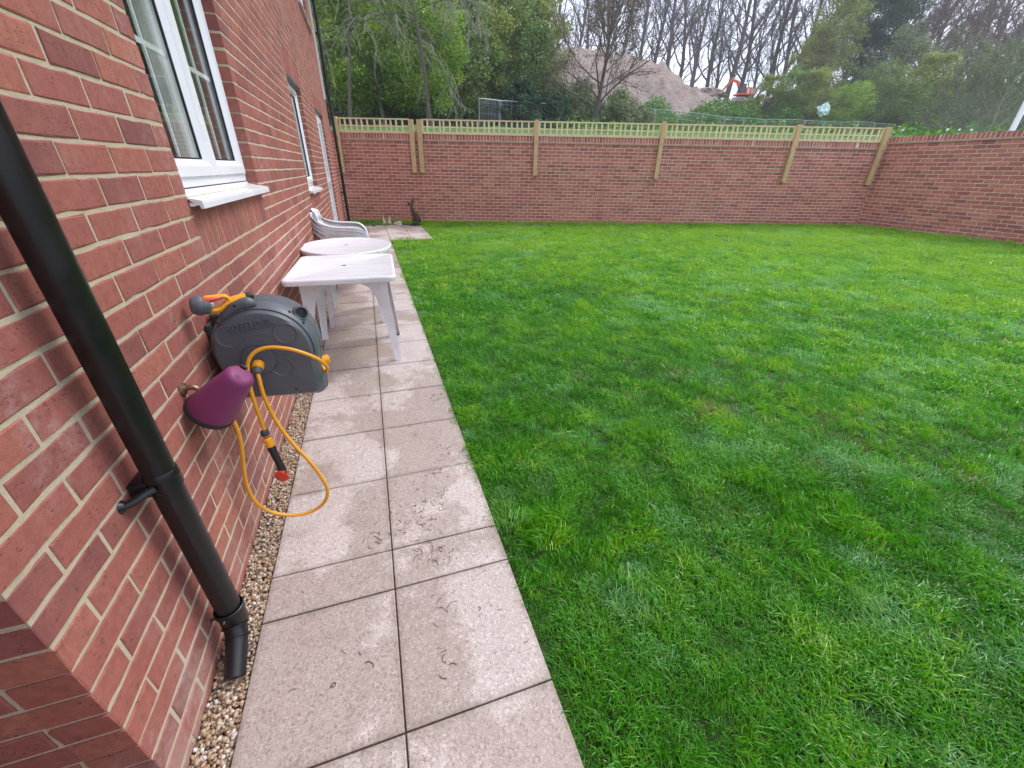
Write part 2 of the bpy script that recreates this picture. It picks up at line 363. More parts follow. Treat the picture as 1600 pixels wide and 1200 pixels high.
class MB:
    """collects shapes, builds one mesh"""
    def __init__(s): s.v = []; s.f4 = []; s.f3 = []; s.n = 0
    def add(s, v, q=None, t=None):
        v = np.asarray(v, float); s.v.append(v)
        if q is not None and len(q): s.f4.append(np.asarray(q)+s.n)
        if t is not None and len(t): s.f3.append(np.asarray(t)+s.n)
        s.n += len(v); return s
    BOXQ = np.array([[0, 2, 3, 1], [4, 5, 7, 6], [0, 1, 5, 4], [2, 6, 7, 3], [0, 4, 6, 2], [1, 3, 7, 5]])
    def box(s, a, b, mat=None):
        v = np.array([[x, y, z] for x in (a[0], b[0]) for y in (a[1], b[1]) for z in (a[2], b[2])], float)
        # order: x major -> index 4x+2y+z
        if mat is not None: v = v@np.array(mat)[:3, :3].T+np.array(mat)[:3, 3]
        q = np.array([[0, 1, 3, 2], [4, 6, 7, 5], [0, 4, 5, 1], [2, 3, 7, 6], [0, 2, 6, 4], [1, 5, 7, 3]])
        return s.add(v, q)
    def cbox(s, c, size, rotz=0):
        h = np.array(size)/2; mm = Matrix.Translation(c)@Matrix.Rotation(rotz, 4, 'Z')
        return s.box(-h, h, mm)
    def bbox(s, a, b, bev=.004, mat=None):
        """box with chamfered edges"""
        bm = bmesh.new(); bmesh.ops.create_cube(bm, size=1)
        a = np.array(a, float); b = np.array(b, float)
        for vv in bm.verts: vv.co = Vector(((a+b)/2+np.array(vv.co)*(b-a)))
        bmesh.ops.bevel(bm, geom=bm.edges[:], offset=bev, segments=2, affect='EDGES', profile=.5)
        return s.frombm(bm, mat)
    def frombm(s, bm, mat=None):
        bm.verts.ensure_lookup_table(); bm.verts.index_update()
        v = np.array([x.co[:] for x in bm.verts])
        if mat is not None: v = v@np.array(mat)[:3, :3].T+np.array(mat)[:3, 3]
        q = [[x.index for x in f.verts] for f in bm.faces if len(f.verts) == 4]
        t = []
        for f in bm.faces:
            if len(f.verts) == 4: continue
            ix = [x.index for x in f.verts]
            for i in range(1, len(ix)-1): t.append([ix[0], ix[i], ix[i+1]])
        bm.free(); return s.add(v, q, t)
    def tube(s, pts, r, n=8, caps=True, closed=False):
        pts = np.asarray(pts, float); k = len(pts); r = np.broadcast_to(np.asarray(r, float), (k,))
        tan = np.gradient(pts, axis=0); tan /= np.linalg.norm(tan, axis=1)[:, None]+1e-12
        ref = np.array([0, 0, 1.]) if abs(tan[0][2]) < .9 else np.array([1., 0, 0])
        u = np.cross(tan[0], ref); u /= np.linalg.norm(u)
        rings = []
        for i in range(k):
            u = u-tan[i]*(u@tan[i]); u /= np.linalg.norm(u)+1e-12
            w_ = np.cross(tan[i], u); a = np.arange(n)*2*math.pi/n
            rings.append(pts[i]+r[i]*(np.cos(a)[:, None]*u+np.sin(a)[:, None]*w_))
        v = np.concatenate(rings); j = np.arange(n); q = []
        for i in range(k-1):
            q.append(np.stack([i*n+j, i*n+(j+1) % n, (i+1)*n+(j+1) % n, (i+1)*n+j], 1))
        t = []
        if caps:
            v = np.concatenate([v, pts[:1], pts[-1:]]); c0 = k*n
            t = [[c0, (a+1) % n, a] for a in range(n)]+[[c0+1, (k-1)*n+a, (k-1)*n+(a+1) % n] for a in range(n)]
        return s.add(v, np.concatenate(q), t)
    def lathe(s, prof, axis_o, axis_d, n=24, capA=True, capB=True):
        """prof list of (t along axis, radius)"""
        d = np.array(axis_d, float); d /= np.linalg.norm(d); ref = np.array([0, 0, 1.]) if abs(d[2]) < .9 else np.array([1., 0, 0])
        u = np.cross(d, ref); u /= np.linalg.norm(u); w_ = np.cross(d, u); a = np.arange(n)*2*math.pi/n
        ring = np.cos(a)[:, None]*u+np.sin(a)[:, None]*w_; o = np.array(axis_o, float)
        v = np.concatenate([o+d*t+ring*r for t, r in prof]); k = len(prof); j = np.arange(n)
        q = np.concatenate([np.stack([i*n+j, i*n+(j+1) % n, (i+1)*n+(j+1) % n, (i+1)*n+j], 1) for i in range(k-1)])
        t = []; extra = []
        c = k*n
        if capA: extra.append(o+d*prof[0][0]); t += [[c, (x+1) % n, x] for x in range(n)]; c += 1
        if capB: extra.append(o+d*prof[-1][0]); t += [[c, (k-1)*n+x, (k-1)*n+(x+1) % n] for x in range(n)]
        if extra: v = np.concatenate([v, np.array(extra)])
        return s.add(v, q, t)
    def loft(s, loops, cap=True):
        n = len(loops[0]); v = np.concatenate(loops); k = len(loops); j = np.arange(n)
        q = np.concatenate([np.stack([i*n+j, i*n+(j+1) % n, (i+1)*n+(j+1) % n, (i+1)*n+j], 1) for i in range(k-1)])
        t = []
        if cap:
            v = np.concatenate([v, [loops[0].mean(0)], [loops[-1].mean(0)]]); c = k*n
            t = [[c, (x+1) % n, x] for x in range(n)]+[[c+1, (k-1)*n+x, (k-1)*n+(x+1) % n] for x in range(n)]
        return s.add(v, q, t)
    def prism(s, poly, a, b, axis=1):
        """poly 2-D points in the two other axes, extruded between a and b along axis"""
        poly = np.array(poly, float); oth = [i for i in range(3) if i != axis]; L = []
        for val in (a, b):
            v = np.zeros((len(poly), 3)); v[:, oth[0]] = poly[:, 0]; v[:, oth[1]] = poly[:, 1]; v[:, axis] = val; L.append(v)
        bm = bmesh.new(); A = [bm.verts.new(x) for x in L[0]]; B = [bm.verts.new(x) for x in L[1]]
        n = len(poly)
        for i in range(n): bm.faces.new((A[i], A[(i+1) % n], B[(i+1) % n], B[i]))
        fa = bm.faces.new(A); fb = bm.faces.new(list(reversed(B)))
        bmesh.ops.triangulate(bm, faces=[fa, fb]); bmesh.ops.recalc_face_normals(bm, faces=bm.faces[:])
        return s.frombm(bm)
    def mesh(s, name, mat, smooth=False):
        f = []
        if s.f4: f.append(np.concatenate(s.f4))
        if s.f3: f.append(np.concatenate(s.f3))
        me = mesh_np(name, np.concatenate(s.v), f, mat, smooth)
        return me
    def build(s, name, mat, parent=None, smooth=False, loc=None, rotz=None, auto=None, fix=True):
        me = s.mesh(name, mat, smooth)
        if fix and len(me.polygons) < 60000:
            bm = bmesh.new(); bm.from_mesh(me); bmesh.ops.recalc_face_normals(bm, faces=bm.faces[:]); bm.to_mesh(me); bm.free()
        if auto:
            sharp_by_angle(me, auto)
        return link(name, me, parent, loc, rotz)
def sharp_by_angle(me, deg=35):
    me.polygons.foreach_set('use_smooth', np.ones(len(me.polygons), bool))
    bm = bmesh.new(); bm.from_mesh(me)
    for e in bm.edges:
        if len(e.link_faces) == 2 and e.calc_face_angle(0) > rad(deg): e.smooth = False
    bm.to_mesh(me); bm.free()
def spline(pts, n=60):
    """Catmull-Rom through the points"""
    P_ = np.array(pts, float); P_ = np.concatenate([[2*P_[0]-P_[1]], P_, [2*P_[-1]-P_[-2]]]); out = []
    k = len(P_)-3; per = max(2, n//k)
    for i in range(k):
        p0, p1, p2, p3 = P_[i:i+4]
        for t in np.linspace(0, 1, per, endpoint=False):
            out.append(.5*((2*p1)+(-p0+p2)*t+(2*p0-5*p1+4*p2-p3)*t*t+(-p0+3*p1-3*p2+p3)*t**3))
    out.append(P_[-2]); return np.array(out)

# ------------------------------------------------------------------ layout constants
G = .20                                    # level of the paving
TH = -.3235; F0 = np.array([-.042, 12.95, 0.]); DF = np.array([math.cos(TH), math.sin(TH), 0]); NF = np.array([-DF[1], DF[0], 0])
SEND = 14.54; RC = F0+DF*SEND              # right-hand corner of the garden
RWX = RC[0]; XL, XM, XR = .109, .556, 1.003
PY0, PY1, PXR = 9.30, 11.90, 1.935
def smooth(a, b, x):
    t = np.clip((np.asarray(x, float)-a)/(b-a), 0, 1); return t*t*(3-2*t)
def gz(x, y):
    x = np.asarray(x, float); y = np.asarray(y, float)
    return G-.012+.19*np.clip((x-1.2)/12.5, 0, 1)+.06*smooth(11.9, 13., y+x*.33)*np.clip(1-x/12, 0, 1)*(x > -1)

# ------------------------------------------------------------------ ground, lawn
def grid_mesh(xs, ys, zf):
    X, Y = np.meshgrid(xs, ys, indexing='ij'); Z = zf(X, Y); nx, ny = X.shape
    v = np.stack([X.ravel(), Y.ravel(), Z.ravel()], 1); i = np.arange(nx-1)[:, None]*ny+np.arange(ny-1)[None]
    i = i.ravel(); return v, np.stack([i, i+ny, i+ny+1, i+1], 1)
v, q = grid_mesh(np.linspace(1.006, RWX+.1, 50), np.linspace(-4, 14, 60), lambda X, Y: gz(X, Y)-.012)
tag(link('lawn_soil', mesh_np('lawn_soil', v, q, M['soil'], True)), kind='structure')
v, q = grid_mesh(np.linspace(-.3, 1.006, 5), np.linspace(PY1, 13.6, 8), lambda X, Y: gz(X, Y)-.012)
tag(link('lawn_soil', mesh_np('lawn_soil', v, q, M['soil'], True)), kind='structure')
tag(MB().box((-60, -60, -.6), (60, 12, .05)).build('ground', M['soil']), kind='structure')

# paving: bed plus slabs
path = tag(MB().box((XL+.004, -3.4, .08), (XR-.006, PY1-.004, G-.012)).box((XR-.006, PY0+.006, .08), (PXR-.006, PY1-.004, G-.012)).build('garden_path', M['bed']), kind='structure')
def slab(x0, x1, y0, y1, i):
    mb = MB(); g = .0022; dz = rng.uniform(-.0015, .0015)
    mb.bbox((x0+g, y0+g, G-.045), (x1-g, y1-g, G+dz), .003)
    o = mb.build('paving_slab', M['slab'], path)
ys = [.155]; s_ = .459
# joints measured along the path
joint = [-.5-.459*5+.459*k for k in range(6)]
joint = [.36-.459*k for k in range(7, 0, -1)]+[.36, .819, 1.003]
y = 1.003
while y < PY1-.3: y += .459; joint.append(y)
joint = [j for j in joint if j < PY1-.2]; joint[-1] = PY1
for a, b in zip(joint[:-1], joint[1:]):
    for c, d in ((XL, XM), (XM, XR)): slab(c, d, a, b, 0)
nrow = 5; st = (PY1-PY0)/nrow
for k in range(nrow):
    for c in range(2):
        slab(XR+c*.466, XR+(c+1)*.466, PY0+k*st, PY0+(k+1)*st, 0)

# gravel strip along the wall
tag(MB().box((-.02, -3, .02), (XL+.002, 9.3, .165)).build('gravel_bed', M['bed']), kind='structure')
tag(MB().box((-.02, 9.3, .02), (XL+.002, PY1, .165)).build('gravel_bed', M['bed']), kind='structure')
def ico():
    bm = bmesh.new(); bmesh.ops.create_icosphere(bm, subdivisions=1, radius=1)
    v = np.array([x.co[:] for x in bm.verts]); f = np.array([[x.index for x in g.verts] for g in bm.faces]); bm.free(); return v, f
iv, iff = ico()
def pebbles(N, ylo, yhi, rlo, rhi):
    c = np.stack([rng.uniform(.004, XL-.005, N), rng.uniform(ylo, yhi, N), .172+rng.uniform(0, .018, N)], 1)
    r = rng.uniform(rlo, rhi, (N, 1))*np.stack([rng.uniform(.9, 1.4, N), rng.uniform(.7, 1.1, N), rng.uniform(.35, .7, N)], 1)
    A = rng.normal(size=(N, 3, 3)); Q, _ = np.linalg.qr(A)
    # keep pebbles lying fairly flat
    v = iv[None]*(1+rng.uniform(-.18, .18, (N, len(iv), 1)))*r[:, None]
    a = rng.uniform(0, 2*math.pi, N); ca, sa = np.cos(a), np.sin(a)
    R = np.zeros((N, 3, 3)); R[:, 0, 0] = ca; R[:, 0, 1] = -sa; R[:, 1, 0] = sa; R[:, 1, 1] = ca; R[:, 2, 2] = 1
    tilt = rng.normal(0, .35, (N, 2)); T = np.tile(np.eye(3), (N, 1, 1)); T[:, 0, 2] = tilt[:, 0]; T[:, 1, 2] = tilt[:, 1]; T[:, 2, 0] = -tilt[:, 0]; T[:, 2, 1] = -tilt[:, 1]
    v = np.einsum('nij,nkj->nki', T@R, v)+c[:, None]
    f = iff[None]+(np.arange(N)*len(iv))[:, None, None]
    return v.reshape(-1, 3), f.reshape(-1, 3)
va, fa = pebbles(11500, -.3, 2.6, .0035, .0082); vb, fb = pebbles(7500, 2.6, 9.3, .006, .0115)
o = link('gravel', mesh_np('gravel', np.concatenate([va, vb]), np.concatenate([fa, fb+len(va)]), M['pebble'], True))
tag(o, 'mixed brown and white gravel filling the narrow strip between house wall and paving', 'gravel', kind='stuff')

# dried clippings and worm casts lying on the slabs
mb = MB()
def clip_bits(cx, cy, n, spread, L):
    for _ in range(n):
        x = cx+rng.normal(0, spread); yy_ = cy+rng.normal(0, spread); 
        if not (XL+.01 < x < XR-.01): continue
        a = rng.uniform(0, 6.28); l = L*rng.uniform(.4, 1.3); k = 6; p = [np.array([x, yy_, G+.0025])]
        cv = rng.normal(0, .5)
        for i in range(k):
            a += cv+rng.normal(0, .25); p.append(p[-1]+np.array([math.cos(a), math.sin(a), 0])*l/k)
        mb.tube(p, rng.uniform(.0006, .0013), 4)
for cx, cy, n, sp, L in [(.70, 1.13, 24, .06, .035), (.72, .96, 20, .045, .04), (.78, 1.32, 10, .1, .05), (.50, 1.07, 8, .03, .03), (.73, .55, 6, .05, .03), (.70, .70, 3, .04, .04), (.85, .75, 7, .08, .03), (.35, .62, 4, .05, .04), (.80, 1.7, 10, .12, .04), (.6, 1.2, 12, .12, .02), (.93, 2.2, 10, .06, .03), (.75, .9, 25, .25, .012), (.6, 2.6, 25, .3, .02), (.8, 1.5, 40, .25, .015)]:
    clip_bits(cx, cy, n, sp, L)
# thin straw by the drain shoe
mb.tube(spline([(.085, .62, G+.01), (.095, .68, G+.03), (.108, .76, G+.015)], 12), .0012, 4)
tag(mb.build('grass_clippings', M['dead'], fix=False), 'dried dark grass clippings and worm casts scattered over the paving slabs', 'clippings', kind='stuff')

# ---- grass: tufts scattered by geometry nodes over lawn points
def tuft(seed, nb, rad_, h, wdt):
    r = np.random.default_rng(seed); V = []; F = []; T = []; n = 0
    for _ in range(nb):
        b = r.uniform(-rad_, rad_, 2); a = r.uniform(0, 6.28); hh = h*r.uniform(.45, 1.15); lean = r.uniform(.15, .95)*hh
        la = a+r.normal(0, .5); dx, dy = math.cos(la), math.sin(la); sx, sy = -dy, dx; w_ = wdt*r.uniform(.6, 1.2)
        for i, t in enumerate((0, .4, .75)):
            k = t**1.8; c = np.array([b[0]+dx*lean*k, b[1]+dy*lean*k, hh*(t-.22*k*t*lean/hh)]); ww = w_*(1-.35*t)
            V += [c-np.array([sx, sy, 0])*ww, c+np.array([sx, sy, 0])*ww]
        V.append([b[0]+dx*lean*1.1, b[1]+dy*lean*1.1, hh*(1-.3*lean/hh)])
        F += [[n, n+1, n+3, n+2], [n+2, n+3, n+5, n+4]]; T.append([n+4, n+5, n+6]); n += 7
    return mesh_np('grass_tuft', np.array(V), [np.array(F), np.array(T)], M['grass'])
NT_ = 6
tufts = [bpy.data.objects.new('grass_tuft', tuft(100+i, 44, .042, .048, .0019)) for i in range(NT_)]
tufts += [bpy.data.objects.new('grass_tuft', tuft(200+i, 46, .07, .048, .0034)) for i in range(NT_)]
tcol = bpy.data.collections.new('grass_tuft_source')
for t_ in tufts: tcol.objects.link(t_)
def lawn_ok(x, y):
    inl = (x > XR-.004+.016*np.sin(y*23)*np.sin(y*7.3+1)+.014*np.sin(x*9173+y*7919)) & (x < RWX-.02) & (y < 12.95-.3353*(x+.042)-.03)
    inl |= (x > .0) & (x <= XR+.012) & (y > PY1+.02) & (y < 12.85)
    inl &= ~((x < PXR+.015) & (y > PY0-.01) & (y < PY1+.01))
    return inl
def scatter(sp, dlo, dhi):
    xs = np.arange(0, RWX, sp); ys_ = np.arange(-1.6, 13.2, sp); X, Y = np.meshgrid(xs, ys_); X = X.ravel(); Y = Y.ravel()
    X = X+rng.uniform(-.6, .6, X.size)*sp; Y = Y+rng.uniform(-.6, .6, Y.size)*sp
    d = np.hypot(X-CAM[0], Y-CAM[1]); k = lawn_ok(X, Y) & (d >= dlo) & (d < dhi)
    px, py, zz = project(np.stack([X, Y, gz(X, Y)], 1)); k &= (zz > .1) & (px > -250) & (px < 1900) & (py < 1500)
    return X[k], Y[k]
def nz(x, y, s, off=0):
    return np.array([mnoise.noise(Vector((a*s+off, b*s-off, off*.37))) for a, b in zip(x, y)])
pts = [scatter(.031, 0, 2.6), scatter(.045, 2.6, 5), scatter(.068, 5, 9), scatter(.082, 9, 20)]
X = np.concatenate([p[0] for p in pts]); Y = np.concatenate([p[1] for p in pts]); D = np.hypot(X-CAM[0], Y-CAM[1])
n1 = nz(X, Y, 1.4, 3); n2 = nz(X, Y, 4.5, 11); n3 = nz(X, Y, 2.2, 23); n4 = nz(X, Y, .9, 31)
lay = np.clip((n3+n2*.6-.12)*2.6, 0, 1)*.72+.12                # how far the grass is laid over
n8 = nz(X, Y, 6.5, 91); n9 = nz(X, Y, 13, 17)
la = n1*3+n4*4+n8*5+rng.normal(0, .45, X.size); lay = np.clip(lay+.45*np.clip(n8+.1, 0, 1)+rng.normal(0, .14, X.size), 0, 1.05)
nrm = np.stack([np.sin(lay)*np.cos(la), np.sin(lay)*np.sin(la), np.cos(lay)], 1)
edge = np.clip((X-XR)/.07, 0, 1)
scl = (1+.45*n2+.25*n1+.35*n9)*(0.92+.3*np.clip(-n3, 0, 1))*rng.uniform(.8, 1.2, X.size)*(.75+.25*edge)
scl = np.clip(scl, .5, 1.6)
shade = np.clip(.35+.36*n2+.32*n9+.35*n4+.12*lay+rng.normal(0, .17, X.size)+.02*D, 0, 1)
n5 = nz(X, Y*1.3, 2.3, 51); n6 = nz(X*.8+Y*.5, Y, 8.0, 61); n7 = nz(X, Y, .55, 77); painted_sheen = np.clip((n5+.9*n6+.5*n7-.30)*2.6, 0, 1)
dry = np.clip((nz(X, Y, 5.5, 123)-.42)*6, 0, 1)*np.clip((5-D)/2, 0, 1)*np.clip((D-1.2)/1.0, 0, 1)*np.clip((X-1.1)/.6, 0, 1)
shade = np.clip(shade+.07*np.clip(D-2.5, 0, 9), 0, 1)  # farther tufts painted lighter, standing in for gloss at low view angles
rot = np.zeros((X.size, 3)); 
for i in range(X.size):
    qn = Vector(nrm[i]).to_track_quat('Z', 'Y')@Vector((0, 0, 1)).rotation_difference(Vector((0, 0, 1)))
    e = (Matrix.Rotation(0, 3, 'Z') if False else (Vector((0, 0, 1)).rotation_difference(Vector(nrm[i])).to_matrix()@Matrix.Rotation(rng.uniform(0, 6.28), 3, 'Z'))).to_euler()
    rot[i] = e[:]
me = bpy.data.meshes.new('grass'); me.vertices.add(X.size)
me.vertices.foreach_set('co', np.stack([X, Y, gz(X, Y)-.014], 1).astype(np.float32).ravel())
for nm, typ, arr, key in (('rot', 'FLOAT_VECTOR', rot, 'vector'), ('scl', 'FLOAT', scl, 'value'), ('shade', 'FLOAT', shade, 'value'), ('painted_sheen', 'FLOAT', painted_sheen, 'value'), ('dry', 'FLOAT', dry, 'value'), ('pick', 'INT', (rng.integers(0, NT_, X.size)+NT_*(D > 4)).astype(np.int32), 'value')):
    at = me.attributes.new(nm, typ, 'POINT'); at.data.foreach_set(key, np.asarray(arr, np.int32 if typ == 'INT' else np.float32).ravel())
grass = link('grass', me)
tag(grass, 'thick green lawn grass with paler swept patches filling the walled garden', 'grass', kind='stuff')
gn = bpy.data.node_groups.new('scatter_grass', 'GeometryNodeTree')
gn.interface.new_socket('Geometry', in_out='INPUT', socket_type='NodeSocketGeometry'); gn.interface.new_socket('Geometry', in_out='OUTPUT', socket_type='NodeSocketGeometry')
N = gn.nodes; gi = N.new('NodeGroupInput'); go = N.new('NodeGroupOutput')
ci = N.new('GeometryNodeCollectionInfo'); ci.inputs['Collection'].default_value = tcol; ci.inputs['Separate Children'].default_value = True; ci.inputs['Reset Children'].default_value = True
iop = N.new('GeometryNodeInstanceOnPoints'); iop.inputs['Pick Instance'].default_value = True
def nattr(nm, typ):
    x = N.new('GeometryNodeInputNamedAttribute'); x.data_type = typ; x.inputs['Name'].default_value = nm; return x.outputs['Attribute']
L_ = gn.links.new
L_(gi.outputs[0], iop.inputs['Points']); L_(ci.outputs[0], iop.inputs['Instance'])
L_(nattr('pick', 'INT'), iop.inputs['Instance Index'])
etr = N.new('FunctionNodeEulerToRotation'); L_(nattr('rot', 'FLOAT_VECTOR'), etr.inputs[0]); L_(etr.outputs[0], iop.inputs['Rotation'])
L_(nattr('scl', 'FLOAT'), iop.inputs['Scale']); L_(iop.outputs[0], go.inputs[0])
md = grass.modifiers.new('scatter', 'NODES'); md.node_group = gn

# ------------------------------------------------------------------ bricks
def brick_template(seed, H=.065, D_=.10, rough=.0016):
    """unit length brick: returns verts with y in 0..1 flagged, faces"""
    r = np.random.default_rng(seed); ny = 5; ys_ = np.linspace(0, 1, ny); ins = .0035
    V = []; inner = {}
    for j in range(ny):
        for k in range(2):
            inner[(j, k)] = len(V); V.append([r.normal(0, .0005), ys_[j], k*H, (1 if j == 0 else -1 if j == ny-1 else 0)*ins, (1 if k == 0 else -1)*ins])
    per = [(j, 0) for j in range(ny)]+[(j, 1) for j in range(ny-1, -1, -1)]
    o1 = []; o2 = []
    for (j, k) in per:
        jy = r.normal(0, rough); jz = r.normal(0, rough)
        o1.append(len(V)); V.append([-.0020, ys_[j], k*H, jy, jz])
    for idx, (j, k) in enumerate(per):
        o2.append(len(V)); V.append([-D_, ys_[j], k*H, V[o1[idx]][3], V[o1[idx]][4]])
    F = []
    for j in range(ny-1): F.append([inner[(j, 0)], inner[(j+1, 0)], inner[(j+1, 1)], inner[(j, 1)]])
    n = len(per)
    for i in range(n):
        a, b = per[i], per[(i+1) % n]
        F.append([inner[a], o1[i], o1[(i+1) % n], inner[b]]) if inner[a] != inner[b] else None
        F.append([o1[i], o2[i], o2[(i+1) % n], o1[(i+1) % n]])
    return np.array(V), np.array(F)
TMPL = {}
def brick_verts(seed, L, H, D_, rough=.0016):
    key = (seed, round(H, 4), D_, rough)
    if key not in TMPL: TMPL[key] = brick_template(seed, H, D_, rough)
    V, F = TMPL[key]
    return np.stack([V[:, 0], V[:, 1]*L+V[:, 3], V[:, 2]+V[:, 4]], 1), F
BM = {}
def brick_mesh(seed, L, H, D_, mat):
    key = (seed, round(L, 3), round(H, 4), D_, mat.name)
    if key not in BM:
        v, f = brick_verts(seed, L, H, D_); BM[key] = mesh_np('brick', v, f, mat)
    return BM[key]
def lay_bricks(parent, bricks, O, n, D_, mat, mat_s, nparts, stuffname):
    """bricks: (s, z, L, H, Dscale, stick) along direction d = z x n from origin O"""
    d = np.array([-n[1], n[0], 0.]); n3 = np.array([n[0], n[1], 0.]); ang = math.atan2(n[1], n[0])
    R = np.array([n3, d, [0, 0, 1.]]).T
    sc = []
    for (s, z, L, H) in bricks:
        c = O+d*(s+L/2)+np.array([0, 0, z+H/2]); px, py, dep = project(c)
        vis = dep > .1 and -60 < px < 1660 and -60 < py < 1260
        v3 = CAM-c; cosn = (v3@n3)/np.linalg.norm(v3)
        sc.append((L*H*max(cosn, .02)/max(dep, .1)**2)*(1 if vis else 1e-4))
    order = np.argsort(-np.array(sc)); top = set(order[:nparts].tolist())
    VV = []; FF = []; nn = 0
    for i, (s, z, L, H) in enumerate(bricks):
        seed = int(rng.integers(0, 7)); px = rng.normal(0, .0007); base = O+d*s+np.array([0, 0, z])+n3*px
        if i in top:
            o = link('brick', brick_mesh(seed, L, H, D_, mat), parent); o.location = base-np.array(parent.location); o.rotation_euler = (0, 0, ang)
        else:
            v, f = brick_verts(seed, L, H, D_); VV.append(v@R.T+base-np.array(parent.location)); FF.append(f+nn); nn += len(v)
    if VV:
        o = link(stuffname, mesh_np(stuffname, np.concatenate(VV), np.concatenate(FF), mat_s), parent); o['kind'] = 'stuff'
def rough_mat_courses(): pass
def cut(a, b, holes, gap=.0):
    segs = [(a, b)]
    for (h0, h1) in holes:
        new = []
        for (x0, x1) in segs:
            if x1 <= h0+1e-4 or x0 >= h1-1e-4: new.append((x0, x1)); continue
            if x0 < h0: new.append((x0, h0))
            if x1 > h1: new.append((h1, x1))
        segs = new
    return [(x0, x1) for x0, x1 in segs if x1-x0 > .028]

# ---- the house
PIT = .075; ZB = 1.942; YB = 1.085; YC = .4155; YE = 12.25; XW = -5.2
house = thing('brick_house', 'two-storey red brick house whose long side wall with white windows runs down the left', 'house', (0, 0, 0))
HEAD = ZB+7*PIT+.005
openings = [  # y0, y1, z0, z1, kind
    (1.755, 3.0025, ZB-6*PIT+.005, HEAD, 'window'), (5.58, 6.715, ZB-8*PIT+.005, HEAD, 'window'), (8.505, 10.09, G-.02, HEAD, 'door'),
    (9.0675, 10.8775, 3.967, 5.03, 'window'), (1.755, 3.0025, 3.967, 5.03, 'window'), (5.58, 6.715, 3.967, 5.03, 'window')]
soldiers = []
for (y0, y1, z0, z1, kd) in openings:
    if kd == 'window': soldiers.append((y0, y1, z0-.225, z0-.026))
    if z1 < 3: soldiers.append((y0-.1, y1+.1, z1+.005, z1+.22))
blocks = [(a, b, c, d) for a, b, c, d, _ in openings]+[(a, b, c-.005, d+.005) for a, b, c, d in soldiers]
TOPZ = 5.35
bricks = []; k = 26
zt = []
for k in range(-45, 26):
    zb = ZB-PIT*(k+1)+.005             # bottom of the brick in course k
    if zb > TOPZ-.06 or zb < .05: continue
    holes = [(a-.0, b+.0) for a, b, c, d in blocks if c < zb+.05 and d > zb+.015]
    par = (k % 2)
    j = -6 if par == 0 else -7
    y = YB+.1125*j
    while y < YE:
        a = max(y+.005, YC); b = min(y+.22, YE)
        if b-a > .03:
            for (c, d) in cut(a, b, holes): bricks.append((c, zb, d-c, .065))
        y += .225
for (a, b, c, d) in soldiers:
    n_ = round((b-a)/.075); w_ = (b-a)/n_
    for i in range(n_): bricks.append((a+i*w_+.005, c, w_-.010, d-c))
lay_bricks(house, bricks, np.array([0, 0, 0.]), (1, 0), .10, M['brick'], M['brick_s'], 275, 'brickwork')
# return wall facing the camera side
rb = []
for k in range(-45, 26):
    zb = ZB-PIT*(k+1)+.005
    if zb > TOPZ-.06 or zb < .05: continue
    x = -(.1025 if k % 2 == 0 else .215)
    # brick ends at the corner are those of the long wall; start beyond them
    x -= .010
    while x > XW:
        rb.append((max(x-.215, XW), zb, min(.215, x-XW), .065)); x -= .225
rb = [b for b in rb if b[2] > .03]
lay_bricks(house, [(s, z, L, H) for s, z, L, H in rb], np.array([0, YC, 0.]), (0, -1), .10, M['brick'], M['brick_s'], 25, 'brickwork')
# corner bricks need their end faces a full brick deep: short returns behind the face
mbc = MB()
for k in range(-45, 26):
    zb = ZB-PIT*(k+1)+.005
    if zb > TOPZ-.06 or zb < .05 or k % 2 == 0: continue
    mbc.box((-.2151, YC+.0008, zb+.001), (-.0995, YC+.10, zb+.064))
mbc.build('corner_brick', M['brick_s'], house)['kind'] = 'stuff'
# mortar core, built in pieces round the openings (recessed joints)
core = MB()
ycuts = sorted(set([YC+.004, YE-.003]+[v for o_ in openings for v in (o_[0]-.003, o_[1]+.003)]))
for ya, yb in zip(ycuts[:-1], ycuts[1:]):
    ym = (ya+yb)/2; zc = [.0]; hs = sorted([(o_[2]-.012, o_[3]+.003) for o_ in openings if o_[0]-.003 <= ym <= o_[1]+.003])
    z0 = 0.
    for (h0, h1) in hs:
        if h0 > z0: core.box((-.25, ya, z0), (-.0026, yb, h0))
        z0 = h1
    core.box((-.25, ya, z0), (-.0026, yb, TOPZ))
core.box((XW, YC+.0026, 0), (-.25, YC+.25, TOPZ)).box((XW, YE-.25, 0), (-.25, YE-.003, TOPZ)).box((XW-.2, YC+.0026, 0), (XW, YE, TOPZ))
core.build('wall', M['mortar'], house, fix=True)
rv = MB()
rv.box((XW, YC+.25, 2.62), (-.26, YE-.25, 2.80)); rv.box((XW, YC+.25, .05), (-.26, YE-.25, .18)); rv.box((XW, YC+.25, TOPZ-.2), (-.26, YE-.25, TOPZ-.05))
rv.box((-3.4, YC+.25, .18), (-3.3, YE-.25, 2.62))
rv.build('floor', M['ply'], house)
rf = MB(); rf.prism([(XW-.5, TOPZ+.02), (.42, TOPZ+.02), ((XW)/2, TOPZ+2.6)], YC-.25, YE+.25, 1); rf.build('roof', M['rooftile'], house)
MB().box((.05, YC-.2, TOPZ-.12), (.42, YE+.2, TOPZ)).build('soffit', M['white'], house)

